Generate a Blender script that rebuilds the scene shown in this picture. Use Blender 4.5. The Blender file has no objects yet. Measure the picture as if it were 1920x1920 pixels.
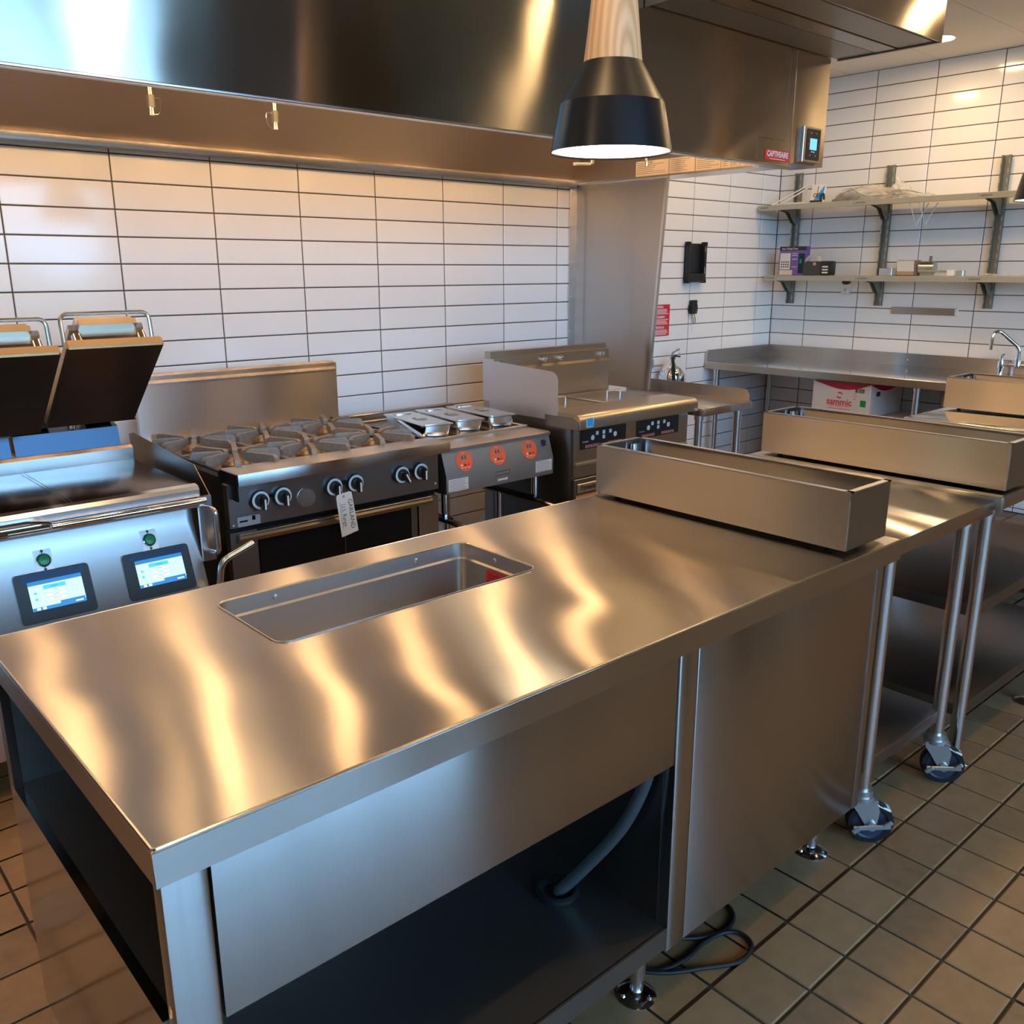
import bpy, bmesh, math, random
from mathutils import Vector, Matrix
random.seed(7)
PI = math.pi
S = bpy.context.scene
COL = S.collection

# ------------------------------------------------------------------ camera
HCAM = 1.555
right = Vector((0.747330, -0.664453, 0.0)); 
yaw, pitch, roll = math.radians(41.6397), math.radians(-15.1202), math.radians(-0.1219)
fwd = Vector((math.sin(yaw)*math.cos(pitch), math.cos(yaw)*math.cos(pitch), math.sin(pitch)))
right = Vector((math.cos(yaw), -math.sin(yaw), 0)); up = right.cross(fwd)
r2 = math.cos(roll)*right + math.sin(roll)*up
u2 = -math.sin(roll)*right + math.cos(roll)*up
cd = bpy.data.cameras.new('camera'); cam = bpy.data.objects.new('camera', cd); COL.objects.link(cam)
M = Matrix((r2, u2, -fwd)).transposed().to_4x4(); M.translation = (0, 0, HCAM); cam.matrix_world = M
cd.sensor_width = 36; cd.sensor_fit = 'HORIZONTAL'; cd.lens = 1679.48/1920*36; cd.clip_start = .02; cd.clip_end = 200
S.camera = cam
FPX = 1679.48

# ------------------------------------------------------------------ world and exposure
W = bpy.data.worlds.new('sky'); S.world = W; W.use_nodes = True
bg = W.node_tree.nodes['Background']; bg.inputs[0].default_value = (.30, .61, 1.0, 1); bg.inputs[1].default_value = 7.0
vs = S.view_settings; vs.view_transform = 'Standard'; vs.look = 'None'; vs.gamma = 1; vs.use_curve_mapping = False; vs.exposure = 0.68
WARM = (1.0, .60, .27)
HOOD_LAMP, PENDANT_LAMP, DOWN_LAMP = 37, 6, 100

# ------------------------------------------------------------------ materials
MATS = {}
def newmat(name):
    m = bpy.data.materials.new(name); m.use_nodes = True
    nt = m.node_tree; b = nt.nodes['Principled BSDF']; MATS[name] = m
    return m, nt, b
def mat(name, col, rough=.5, metal=0.0, noise=0.0, nscale=40, emit=None, estr=1.0, spec=.5, coat=0.0, bump=0.0, alpha=None, trans=0.0):
    m, nt, b = newmat(name)
    b.inputs['Base Color'].default_value = (*col, 1); b.inputs['Roughness'].default_value = rough; b.inputs['Metallic'].default_value = metal
    b.inputs['Specular IOR Level'].default_value = spec
    if coat: b.inputs['Coat Weight'].default_value = coat; b.inputs['Coat Roughness'].default_value = .08
    if emit: b.inputs['Emission Color'].default_value = (*emit, 1); b.inputs['Emission Strength'].default_value = estr
    if trans: b.inputs['Transmission Weight'].default_value = trans
    if alpha is not None: b.inputs['Alpha'].default_value = alpha
    if noise or bump:
        g = nt.nodes.new('ShaderNodeNewGeometry'); n = nt.nodes.new('ShaderNodeTexNoise'); n.inputs['Scale'].default_value = nscale; n.inputs['Detail'].default_value = 5
        nt.links.new(g.outputs['Position'], n.inputs['Vector'])
        if noise:
            mx = nt.nodes.new('ShaderNodeMix'); mx.data_type = 'RGBA'
            mx.inputs['A'].default_value = (*[max(0, c*(1-noise)) for c in col], 1); mx.inputs['B'].default_value = (*[min(1, c*(1+noise)) for c in col], 1)
            nt.links.new(n.outputs['Fac'], mx.inputs['Factor']); nt.links.new(mx.outputs['Result'], b.inputs['Base Color'])
        if bump:
            bp = nt.nodes.new('ShaderNodeBump'); bp.inputs['Strength'].default_value = bump; bp.inputs['Distance'].default_value = .003
            nt.links.new(n.outputs['Fac'], bp.inputs['Height']); nt.links.new(bp.outputs['Normal'], b.inputs['Normal'])
    return m
def steel(name, col=(.60, .575, .54), rough=.30, aniso=.75, wave=.25, top=(0, 1, 0), side=(0, 0, 1), grain=.035):
    """brushed stainless sheet: horizontal grain, reflections drawn out across the grain, faint oil-canning"""
    m, nt, b = newmat(name); L = nt.links.new
    g = nt.nodes.new('ShaderNodeNewGeometry')
    sx = nt.nodes.new('ShaderNodeSeparateXYZ'); L(g.outputs['True Normal'], sx.inputs[0])
    ab = nt.nodes.new('ShaderNodeMath'); ab.operation = 'ABSOLUTE'; L(sx.outputs['Z'], ab.inputs[0])
    gt = nt.nodes.new('ShaderNodeMath'); gt.operation = 'GREATER_THAN'; gt.inputs[1].default_value = .72; L(ab.outputs[0], gt.inputs[0])
    mx = nt.nodes.new('ShaderNodeMix'); mx.data_type = 'VECTOR'; mx.inputs['A'].default_value = side; mx.inputs['B'].default_value = top; L(gt.outputs[0], mx.inputs['Factor'])
    L(mx.outputs['Result'], b.inputs['Tangent'])
    mp = nt.nodes.new('ShaderNodeVectorMath'); mp.operation = 'MULTIPLY'; mp.inputs[1].default_value = (4, 4, 160) if side == (0, 0, 1) else (330, 5, 5)
    mt = nt.nodes.new('ShaderNodeVectorMath'); mt.operation = 'MULTIPLY'; mt.inputs[1].default_value = (4, 160, 4) if top == (0, 1, 0) else (330, 5, 5)
    L(g.outputs['Position'], mp.inputs[0]); L(g.outputs['Position'], mt.inputs[0])
    mv = nt.nodes.new('ShaderNodeMix'); mv.data_type = 'VECTOR'; L(gt.outputs[0], mv.inputs['Factor']); L(mp.outputs[0], mv.inputs['A']); L(mt.outputs[0], mv.inputs['B'])
    n = nt.nodes.new('ShaderNodeTexNoise'); n.inputs['Scale'].default_value = 1; n.inputs['Detail'].default_value = 3; L(mv.outputs['Result'], n.inputs['Vector'])
    cm = nt.nodes.new('ShaderNodeMix'); cm.data_type = 'RGBA'
    cm.inputs['A'].default_value = (*[c*(1-grain) for c in col], 1); cm.inputs['B'].default_value = (*[min(1, c*(1+grain)) for c in col], 1)
    L(n.outputs['Fac'], cm.inputs['Factor']); L(cm.outputs['Result'], b.inputs['Base Color'])
    rr = nt.nodes.new('ShaderNodeMapRange'); rr.inputs['To Min'].default_value = rough*.97; rr.inputs['To Max'].default_value = rough*1.03
    L(n.outputs['Fac'], rr.inputs['Value']); L(rr.outputs['Result'], b.inputs['Roughness'])
    b.inputs['Metallic'].default_value = 1; b.inputs['Anisotropic'].default_value = aniso
    if wave:
        w = nt.nodes.new('ShaderNodeTexNoise'); w.inputs['Scale'].default_value = 2.3; w.inputs['Detail'].default_value = 1; L(g.outputs['Position'], w.inputs['Vector'])
        bp = nt.nodes.new('ShaderNodeBump'); bp.inputs['Strength'].default_value = wave; bp.inputs['Distance'].default_value = .02
        L(w.outputs['Fac'], bp.inputs['Height']); L(bp.outputs['Normal'], b.inputs['Normal'])
    return m
steel('steel', col=(.50, .475, .455), rough=.25, aniso=1.0)
steel('steel_mid', col=(.38, .365, .355), rough=.28, aniso=.8)
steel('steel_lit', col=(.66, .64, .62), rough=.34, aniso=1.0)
steel('steel_trough', col=(.43, .415, .405), rough=.33, aniso=1.0, wave=.3)
steel('steel_warmer', col=(.50, .50, .51), rough=.40, aniso=.3, wave=.05)
steel('steel_well', col=(.56, .53, .50), rough=.34, aniso=.3, wave=.1)
steel('steel_smooth', rough=.12, aniso=.5, wave=.12)
steel('steel_mirror', col=(.80, .79, .77), rough=.10, aniso=.3, wave=.05)
steel('steel_top', col=(.54, .505, .47), rough=.235, aniso=1.0, wave=.55)
steel('steel_hood', col=(.50, .46, .40), rough=.21, aniso=1.0, wave=.4)
steel('steel_inner', col=(.52, .45, .40), rough=.36, aniso=.6, wave=.3)
steel('steel_bright', col=(.70, .69, .68), rough=.26, aniso=.4, wave=.1)
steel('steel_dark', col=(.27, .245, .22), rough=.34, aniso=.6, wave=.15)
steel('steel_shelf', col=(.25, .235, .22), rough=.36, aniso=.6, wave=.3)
steel('steel_matte', col=(.66, .65, .66), rough=.45, aniso=.3, wave=.05)
steel('steel_fryer', col=(.50, .44, .36), rough=.30, aniso=.6, wave=.1)
mat('steel_lid', (.74, .72, .70), .22, 1)
mat('chrome', (.85, .85, .87), .08, 1)
mat('tube', (.66, .65, .64), .22, 1)
mat('brass_tube', (.45, .38, .29), .25, 1)
mat('platen_face', (.10, .072, .055), .38, .85, noise=.3, nscale=6)
mat('platen_edge', (.62, .50, .36), .35, 1)
mat('steel_cover', (.62, .56, .49), .33, 1)
mat('griddle_plate', (.16, .115, .085), .24, 1, noise=.35, nscale=9)
mat('black_steel', (.015, .015, .016), .28, .6)
mat('blue_black', (.03, .045, .07), .22, .9)
mat('black_plastic', (.012, .012, .013), .35)
mat('rubber', (.010, .010, .0105), .5, spec=.3)
mat('iron', (.25, .225, .20), .55, .35, noise=.35, nscale=60, bump=.2)
mat('pan_tan', (.45, .34, .24), .42, .7, noise=.25, nscale=14)
mat('tile', (.80, .80, .79), .10, 0, noise=.03, nscale=3, spec=.55, bump=.03)
mat('grout', (.085, .070, .062), .85, 0, noise=.2, nscale=90)
mat('quarry', (.26, .148, .068), .5, 0, noise=.33, nscale=22, bump=.12)
mat('quarry_b', (.29, .168, .078), .5, 0, noise=.30, nscale=17, bump=.12)
mat('quarry_c', (.225, .128, .06), .5, 0, noise=.35, nscale=26, bump=.12)
mat('floor_grout', (.055, .040, .030), .8, 0, noise=.35, nscale=60)
mat('ceiling_white', (.72, .69, .64), .8, 0, noise=.02, nscale=60)
mat('ceiling_dark', (.05, .042, .035), .8, 0, noise=.1, nscale=3)
mat('plaster', (.62, .58, .52), .7, 0, noise=.05, nscale=4)
mat('timber_wall', (.24, .14, .06), .6, 0, noise=.3, nscale=5)
mat('pavement', (.22, .25, .20), .9, 0, noise=.3, nscale=.5)
mat('mullion', (.03, .03, .032), .4, .6)
mat('shelf_grey', (.42, .41, .34), .42, .35, noise=.06, nscale=30)
mat('bracket_grey', (.25, .265, .24), .4, .5, noise=.1, nscale=30)
mat('white_plastic', (.75, .75, .74), .35)
mat('paper', (.74, .71, .66), .6)
mat('cream_label', (.70, .60, .50), .55)
mat('ink', (.02, .02, .022), .5)
mat('ink_grey', (.25, .22, .20), .6)
mat('red', (.62, .02, .035), .4)
mat('red_label', (.70, .03, .03), .4)
mat('carton_red', (.45, .015, .05), .55)
mat('carton', (.66, .62, .58), .65, 0, noise=.05, nscale=12)
mat('card_brown', (.36, .25, .16), .7, 0, noise=.1, nscale=20)
mat('key_red', (.42, .16, .15), .4)
mat('drain_metal', (.17, .12, .08), .5, .3)
mat('orange', (.80, .13, .045), .35)
mat('orange_label', (.75, .26, .06), .5)
mat('green', (.0, .27, .07), .3)
mat('blue', (.03, .32, .75), .4)
mat('violet', (.17, .10, .36), .4)
mat('navy_wheel', (.022, .027, .045), .45)
mat('zinc', (.50, .52, .52), .32, .9)
mat('grey_hose', (.055, .058, .062), .45, spec=.3)
mat('gold', (.72, .62, .42), .3, .9)
mat('lens_glass', (.9, .9, .9), .1, 0)
mat('shade_black', (.022, .022, .026), .30, .5, spec=.6)
mat('shade_black_b', (.05, .047, .043), .38, .7)
mat('film', (.75, .72, .66), .18, 0, alpha=.42)
mat('coil_wire', (.45, .43, .40), .35, .8, noise=.4, nscale=30)
mat('yellow', (.75, .60, .08), .5)
mat('screen_cyan', (.02, .03, .03), .2, emit=(.42, .86, .95), estr=1.05)
mat('screen_blue', (.01, .02, .03), .2, emit=(.02, .20, .55), estr=.75)
mat('screen_teal', (.01, .03, .03), .2, emit=(.06, .50, .68), estr=.9)
mat('screen_pale', (.02, .03, .03), .2, emit=(.62, .92, .98), estr=1.1)
mat('screen_lcd', (.02, .03, .03), .2, emit=(.22, .62, .85), estr=.8)
mat('hood_globe', (.9, .8, .6), .3, emit=WARM, estr=HOOD_LAMP)
mat('pendant_glow', (.9, .85, .7), .4, emit=(1.0, .84, .58), estr=PENDANT_LAMP)
mat('down_glow', (.9, .85, .7), .4, emit=(1.0, .66, .32), estr=DOWN_LAMP)
def wood():
    m, nt, b = newmat('ash_wood'); L = nt.links.new
    t = nt.nodes.new('ShaderNodeTexCoord'); mp = nt.nodes.new('ShaderNodeMapping'); mp.inputs['Scale'].default_value = (16, 16, 3.2)
    mp.inputs['Location'].default_value = (.35, 1.1, .4)
    L(t.outputs['Object'], mp.inputs['Vector'])
    w = nt.nodes.new('ShaderNodeTexWave'); w.wave_type = 'RINGS'; w.rings_direction = 'SPHERICAL'; w.inputs['Scale'].default_value = 1.1
    w.inputs['Distortion'].default_value = 2.2; w.inputs['Detail'].default_value = 3; w.inputs['Detail Scale'].default_value = 1.2
    L(mp.outputs['Vector'], w.inputs['Vector'])
    cr = nt.nodes.new('ShaderNodeValToRGB'); cr.color_ramp.elements[0].color = (.62, .36, .18, 1); cr.color_ramp.elements[1].color = (.78, .52, .30, 1)
    L(w.outputs['Fac'], cr.inputs['Fac']); L(cr.outputs['Color'], b.inputs['Base Color']); b.inputs['Roughness'].default_value = .5
wood()
def perforated():
    m, nt, b = newmat('perforated'); L = nt.links.new
    g = nt.nodes.new('ShaderNodeNewGeometry'); v = nt.nodes.new('ShaderNodeTexVoronoi'); v.inputs['Scale'].default_value = 110; v.inputs['Randomness'].default_value = 0
    L(g.outputs['Position'], v.inputs['Vector'])
    cr = nt.nodes.new('ShaderNodeValToRGB'); cr.color_ramp.elements[0].position = .26; cr.color_ramp.elements[0].color = (.05, .04, .03, 1); cr.color_ramp.elements[1].position = .34; cr.color_ramp.elements[1].color = (.48, .44, .38, 1)
    L(v.outputs['Distance'], cr.inputs['Fac']); L(cr.outputs['Color'], b.inputs['Base Color']); b.inputs['Metallic'].default_value = 1; b.inputs['Roughness'].default_value = .38
perforated()

# ------------------------------------------------------------------ mesh building
WLOC = {}
class MB:
    def __init__(s): s.v = []; s.f = []; s.sm = []
    def add(s, verts, faces, smooth=False):
        o = len(s.v); s.v += [Vector(p) for p in verts]; s.f += [[i+o for i in f] for f in faces]; s.sm += [smooth]*len(faces); return s
    def bm(s, b, smooth=False):
        b.verts.ensure_lookup_table(); b.verts.index_update()
        s.add([v.co.copy() for v in b.verts], [[v.index for v in f.verts] for f in b.faces], smooth); b.free(); return s
    def box(s, x0, x1, y0, y1, z0, z1, bev=0.0, seg=2):
        if not bev:
            v = [(x, y, z) for z in (z0, z1) for y in (y0, y1) for x in (x0, x1)]
            return s.add(v, [(0, 2, 3, 1), (4, 5, 7, 6), (0, 1, 5, 4), (2, 6, 7, 3), (0, 4, 6, 2), (1, 3, 7, 5)])
        b = bmesh.new(); bmesh.ops.create_cube(b, size=1)
        for v in b.verts: v.co = Vector(((x0+x1)/2+v.co.x*(x1-x0), (y0+y1)/2+v.co.y*(y1-y0), (z0+z1)/2+v.co.z*(z1-z0)))
        bmesh.ops.bevel(b, geom=b.edges[:], offset=bev, segments=seg, affect='EDGES', profile=.5)
        return s.bm(b)
    def prism(s, poly, a, b, axis='x', smooth=False):
        """polygon in the two other axes (order y,z / x,z / x,y) swept from a to b"""
        n = len(poly)
        def P(p, t): return {'x': (t, p[0], p[1]), 'y': (p[0], t, p[1]), 'z': (p[0], p[1], t)}[axis]
        v = [P(p, a) for p in poly]+[P(p, b) for p in poly]
        f = [tuple(range(n)), tuple(range(2*n-1, n-1, -1))]+[(i, n+i, n+(i+1) % n, (i+1) % n) for i in range(n)]
        return s.add(v, f, smooth)
    def obox(s, c, u, v, w, hu, hv, hw, bev=0.0, seg=2):
        c, u, v, w = Vector(c), Vector(u).normalized(), Vector(v).normalized(), Vector(w).normalized()
        b = bmesh.new(); bmesh.ops.create_cube(b, size=1)
        for q in b.verts: q.co = Vector((q.co.x*2*hu, q.co.y*2*hv, q.co.z*2*hw))
        if bev: bmesh.ops.bevel(b, geom=b.edges[:], offset=bev, segments=seg, affect='EDGES')
        for q in b.verts: q.co = c+u*q.co.x+v*q.co.y+w*q.co.z
        return s.bm(b)
    def cyl(s, p0, p1, r, r1=None, n=20, caps=True):
        p0, p1 = Vector(p0), Vector(p1); r1 = r if r1 is None else r1
        d = (p1-p0).normalized(); a = d.orthogonal().normalized(); b = d.cross(a)
        v = []; 
        for p, rr in ((p0, r), (p1, r1)):
            v += [p+(a*math.cos(2*PI*i/n)+b*math.sin(2*PI*i/n))*rr for i in range(n)]
        s.add(v, [(i, (i+1) % n, n+(i+1) % n, n+i) for i in range(n)], True)
        if caps: s.add(v, [tuple(range(n-1, -1, -1)), tuple(range(n, 2*n))])
        return s
    def tube(s, pts, r, n=10, closed=False):
        pts = [Vector(p) for p in pts]; N = len(pts); rings = []; a = None
        for i, p in enumerate(pts):
            q0 = pts[(i-1) % N] if (closed or i > 0) else p; q1 = pts[(i+1) % N] if (closed or i < N-1) else p
            d = (q1-q0).normalized()
            if a is None: a = d.orthogonal().normalized()
            a = (a-d*a.dot(d)).normalized(); b = d.cross(a)
            rings.append([p+(a*math.cos(2*PI*k/n)+b*math.sin(2*PI*k/n))*r for k in range(n)])
        v = [q for g in rings for q in g]; f = []
        for i in range(N if closed else N-1):
            j = (i+1) % N
            f += [(i*n+k, i*n+(k+1) % n, j*n+(k+1) % n, j*n+k) for k in range(n)]
        s.add(v, f, True)
        if not closed: s.add(rings[0]+rings[-1], [tuple(range(n-1, -1, -1)), tuple(range(n, 2*n))])
        return s
    def lathe(s, prof, c=(0, 0, 0), n=40, smooth=True, axis=(0, 0, 1)):
        """prof: (radius, height) pairs about an axis through c"""
        ax = Vector(axis).normalized(); a = ax.orthogonal().normalized(); b = ax.cross(a); c = Vector(c)
        v = [c+ax*h+(a*math.cos(2*PI*k/n)+b*math.sin(2*PI*k/n))*r for r, h in prof for k in range(n)]
        f = [(i*n+k, i*n+(k+1) % n, (i+1)*n+(k+1) % n, (i+1)*n+k) for i in range(len(prof)-1) for k in range(n)]
        return s.add(v, f, smooth)
    def build(s, name, m, parent=None, origin=None, auto=True):
        me = bpy.data.meshes.new(name); c = Vector(origin) if origin is not None else None
        if c is None:
            lo = Vector([min(p[i] for p in s.v) for i in range(3)]); hi = Vector([max(p[i] for p in s.v) for i in range(3)]); c = (lo+hi)/2
        me.from_pydata([p-c for p in s.v], [], s.f)
        b = bmesh.new(); b.from_mesh(me); bmesh.ops.remove_doubles(b, verts=b.verts, dist=1e-6); bmesh.ops.recalc_face_normals(b, faces=b.faces); b.to_mesh(me); b.free()
        me.materials.append(MATS[m] if isinstance(m, str) else m)
        me.polygons.foreach_set('use_smooth', [True]*len(me.polygons)); me.update()
        try: me.set_sharp_from_angle(angle=math.radians(32))
        except Exception: pass
        o = bpy.data.objects.new(name, me); COL.objects.link(o); place(o, c, parent); return o
def place(o, c, parent):
    WLOC[o] = Vector(c)
    if parent is not None: o.parent = parent; o.location = Vector(c)-WLOC[parent]
    else: o.location = c
def tag(o, label=None, cat=None, group=None, kind=None):
    if label: o['label'] = label
    if cat: o['category'] = cat
    if group: o['group'] = group
    if kind: o['kind'] = kind
    return o
def thing(name, loc, label, cat, group=None):
    o = bpy.data.objects.new(name, None); COL.objects.link(o); o.empty_display_size = .05; place(o, Vector(loc), None)
    return tag(o, label, cat, group)
def copy_part(o, parent, delta):
    c = o.copy(); COL.objects.link(c); place(c, WLOC[o]+Vector(delta), parent); return c
def copy_tree(o, delta, parent=None):
    c = o.copy(); COL.objects.link(c); place(c, WLOC[o]+Vector(delta), parent)
    for ch in o.children: copy_tree(ch, delta, c)
    return c
def smooth_path(pts, k=8, closed=False):
    pts = [Vector(p) for p in pts]; n = len(pts); out = []
    for i in range(n if closed else n-1):
        g = lambda j: pts[j % n] if closed else pts[max(0, min(n-1, j))]
        p0, p1, p2, p3 = g(i-1), g(i), g(i+1), g(i+2)
        for j in range(k):
            t = j/k; out.append(.5*((2*p1)+(p2-p0)*t+(2*p0-5*p1+4*p2-p3)*t*t+(3*p1-p0-3*p2+p3)*t**3))
    if not closed: out.append(pts[-1])
    return out
def round_path(pts, r, k=6):
    """polyline with rounded corners"""
    pts = [Vector(p) for p in pts]; out = [pts[0]]
    for i in range(1, len(pts)-1):
        a = (pts[i-1]-pts[i]); b = (pts[i+1]-pts[i]); rr = min(r, a.length*.49, b.length*.49)
        A = pts[i]+a.normalized()*rr; B = pts[i]+b.normalized()*rr
        for j in range(k+1):
            t = j/k; out.append((1-t)**2*A+2*t*(1-t)*pts[i]+t*t*B)
    out.append(pts[-1]); return out
def rrect(x0, x1, y0, y1, r, k=5):
    out = []
    for cx, cy, a0 in ((x1-r, y1-r, 0), (x0+r, y1-r, PI/2), (x0+r, y0+r, PI), (x1-r, y0+r, 1.5*PI)):
        out += [(cx+r*math.cos(a0+PI/2*j/k), cy+r*math.sin(a0+PI/2*j/k)) for j in range(k+1)]
    return out
def plate(c, u, v, w, h, t=.001, r=0.0, k=4):
    """thin rounded plate centred on c, spanned by u (width) and v (height), thickness towards u x v"""
    u, v = Vector(u).normalized(), Vector(v).normalized(); n = u.cross(v); c = Vector(c)
    p = rrect(-w/2, w/2, -h/2, h/2, r, k) if r else [(-w/2, -h/2), (w/2, -h/2), (w/2, h/2), (-w/2, h/2)]
    m = len(p); V = [c+u*a+v*b for a, b in p]+[c+u*a+v*b+n*t for a, b in p]
    return MB().add(V, [tuple(range(m-1, -1, -1)), tuple(range(m, 2*m))]+[(i, (i+1) % m, m+(i+1) % m, m+i) for i in range(m)])
def text(name, s, size, c, u, v, m, parent, align='CENTER', t=.0006, sx=1.0, bold=0.0, shear=0.0):
    cu = bpy.data.curves.new(name, 'FONT'); cu.body = s; cu.size = size; cu.align_x = align; cu.align_y = 'CENTER'; cu.extrude = 0; cu.offset = bold; cu.shear = shear; cu.resolution_u = 3
    o = bpy.data.objects.new(name, cu); COL.objects.link(o); bpy.context.view_layer.update()
    me = bpy.data.meshes.new_from_object(o.evaluated_get(bpy.context.evaluated_depsgraph_get())); bpy.data.objects.remove(o)
    u, v = Vector(u).normalized(), Vector(v).normalized(); n = u.cross(v); c = Vector(c)
    q = MB().add([c+u*(p.co.x*sx)+v*p.co.y+n*t for p in me.vertices], [list(f.vertices) for f in me.polygons]); bpy.data.meshes.remove(me)
    return q.build(name, m, parent)
X_, Y_, Z_ = Vector((1, 0, 0)), Vector((0, 1, 0)), Vector((0, 0, 1))
def px(P):
    d = Vector(P)-Vector((0, 0, HCAM)); z = d.dot(fwd)
    return (960+FPX*d.dot(r2)/z, 960-FPX*d.dot(u2)/z, z) if z > .05 else (-9999, -9999, -1)

# ================================================================== SETTING
YB, YC, XR, XJ, ZC = 3.8515, 4.008, 6.280, 3.945, 2.86
PW, PH = .4103, .1048
XL, YF, ZD = -3.6, -5.0, 4.2
def struct(o, label=None): o['kind'] = 'structure'; 
def setting(name, mb, m):
    o = mb.build(name, m); o['kind'] = 'structure'; return o
floor = setting('floor', MB().box(XL-.1, XR+.1, YF-.1, YC+.2, -.12, -.006), 'floor_grout')
wall_back = setting('wall_back', MB().box(XL, XJ, YB+.004, YB+.15, 0, ZC), 'grout')
wall_corner = setting('wall_rear', MB().box(XJ, XR+.1, YC+.004, YC+.12, 0, ZC), 'grout')
wall_right = setting('wall_right', MB().box(XR+.004, XR+.12, 1.26, YC+.004, 0, ZC), 'grout')
setting('wall_dining', MB().box(XR, XR+.12, YF, 1.255, 0, ZD), 'timber_wall')
wall_left = setting('wall_left', MB().box(XL-.1, XL, YF, YB+.1, 0, ZD), 'plaster')
JT = .0055
def tile_mesh(key, w, h, axis, cache={}):
    """one glazed tile with softly cushioned edges, in the plane across axis ('y' faces -y, 'x' faces -x, 'z' faces up)"""
    key = (key, round(w, 4), round(h, 4), axis)
    if key in cache: return cache[key]
    e = .0022 if axis != 'z' else .003; d = .004 if axis != 'z' else .006
    V = [(-w/2, -h/2, 0), (w/2, -h/2, 0), (w/2, h/2, 0), (-w/2, h/2, 0)]
    V += [(x, y, d*.6) for x, y, _ in V[:4]]
    V += [(-w/2+e, -h/2+e, d), (w/2-e, -h/2+e, d), (w/2-e, h/2-e, d), (-w/2+e, h/2-e, d)]
    F = [(8, 9, 10, 11)]+[(i, (i+1) % 4, 4+(i+1) % 4, 4+i) for i in range(4)]+[(4+i, 4+(i+1) % 4, 8+(i+1) % 4, 8+i) for i in range(4)]
    if axis == 'y': V = [(x, -z, y) for x, y, z in V]
    elif axis == 'x': V = [(-z, -x, y) for x, y, z in V]
    me = bpy.data.meshes.new('tile'); me.from_pydata(V, [], F); me.materials.append(MATS[key[0]]); cache[key] = me; return me
def cuts(a, b, j0, p):
    """joint positions between a and b on a grid through j0"""
    k = math.ceil((a-j0)/p+.02); out = [a]
    while j0+k*p < b-.004: out.append(j0+k*p); k += 1
    return out+[b]
def tile_wall(parent, axis, plane, a0, a1, ja, z0, z1, jz):
    A, Zs = cuts(a0, a1, ja, PW), cuts(z0, z1, jz, PH)
    for i in range(len(A)-1):
        for j in range(len(Zs)-1):
            w, h = A[i+1]-A[i]-JT, Zs[j+1]-Zs[j]-JT
            if w < .008 or h < .008: continue
            o = bpy.data.objects.new('tile', tile_mesh('tile', w, h, axis)); COL.objects.link(o)
            ca, cz = (A[i]+A[i+1])/2, (Zs[j]+Zs[j+1])/2
            place(o, (ca, plane+.004, cz) if axis == 'y' else (plane+.004, ca, cz), parent)
tile_wall(wall_back, 'y', YB, -.30, 3.90, .9057, 0.0, 2.10, 2.0007)
tile_wall(wall_corner, 'y', YC, XJ, XR, 5.2399, 0.0, ZC, 2.7545)
tile_wall(wall_right, 'x', XR, 1.26, YC, 3.7202, 0.0, ZC, 2.7545)
# quarry tile floor
FP = 1.555/9.9867; FX0, FY0 = 9.2451*FP, 6.1012*FP; FJ = .0075
def visible_floor(x, y):
    if .30 < x < 2.06 and 1.0 < y < 1.68: return None
    a, b, z = px((x, y, 0))
    if z < 0 or a < -40 or a > 1960 or b < 0 or b > 1970: return None
    if x > 2.0 and y > 1.35 and x < 5.0: return None
    if x < 2.0 and y > 2.2: return None
    return 1/z
cells = []
i0, i1 = math.floor((XL-FX0)/FP), math.ceil((XR-FX0)/FP); j0, j1 = math.floor((YF-FY0)/FP), math.ceil((YC-FY0)/FP)
for i in range(i0, i1):
    for j in range(j0, j1):
        cx, cy = FX0+(i+.5)*FP, FY0+(j+.5)*FP
        if XL < cx < XR and YF < cy < YC: cells.append((visible_floor(cx, cy) or 0, cx, cy))
cells.sort(key=lambda c: -c[0]); FT = ['quarry', 'quarry_b', 'quarry_c', 'quarry', 'quarry_b']
near = [c for c in cells if c[0] > 0][:300]; keep = set((c[1], c[2]) for c in near)
for s_, cx, cy in near:
    o = bpy.data.objects.new('floor_tile', tile_mesh(random.choice(FT), FP-FJ, FP-FJ, 'z')); COL.objects.link(o); place(o, (cx, cy, -.006), floor)
    o.rotation_euler.z = random.choice((0, PI/2, PI, -PI/2)); 
rest = MB()
for s_, cx, cy in cells:
    if (cx, cy) not in keep:
        h = (FP-FJ)/2; rest.add([(cx-h, cy-h, -.0005), (cx+h, cy-h, -.0005), (cx+h, cy+h, -.0005), (cx-h, cy+h, -.0005)], [(0, 1, 2, 3)])
ro = rest.build('floor_tile_field', 'quarry', floor); ro['kind'] = 'stuff'
# ceilings: pale boards over the kitchen, dark raised ceiling over the dining side
YD = 1.15
ceiling = setting('ceiling', MB().box(XL, XR+.1, YD, YC+.12, ZC+.012, ZC+.1), 'ceiling_dark')
xs = [XL+(XR-XL)*k/8 for k in range(9)]; ysq = [YC+.1-.61*k for k in range(5)]+[YD]
for a in range(8):
    for b in range(5):
        MB().box(xs[a]+.0015, xs[a+1]-.0015, ysq[b+1]+.0015, ysq[b]-.0015, ZC, ZC+.014).build('ceiling_panel', 'ceiling_white', ceiling)
setting('ceiling_dining', MB().box(XL, XR+.1, YF-.1, YD, ZD, ZD+.1), 'ceiling_dark')
setting('trim_1', MB().box(XL, XR, YD-.02, YD, ZC-.0, ZD), 'ceiling_dark')
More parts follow.
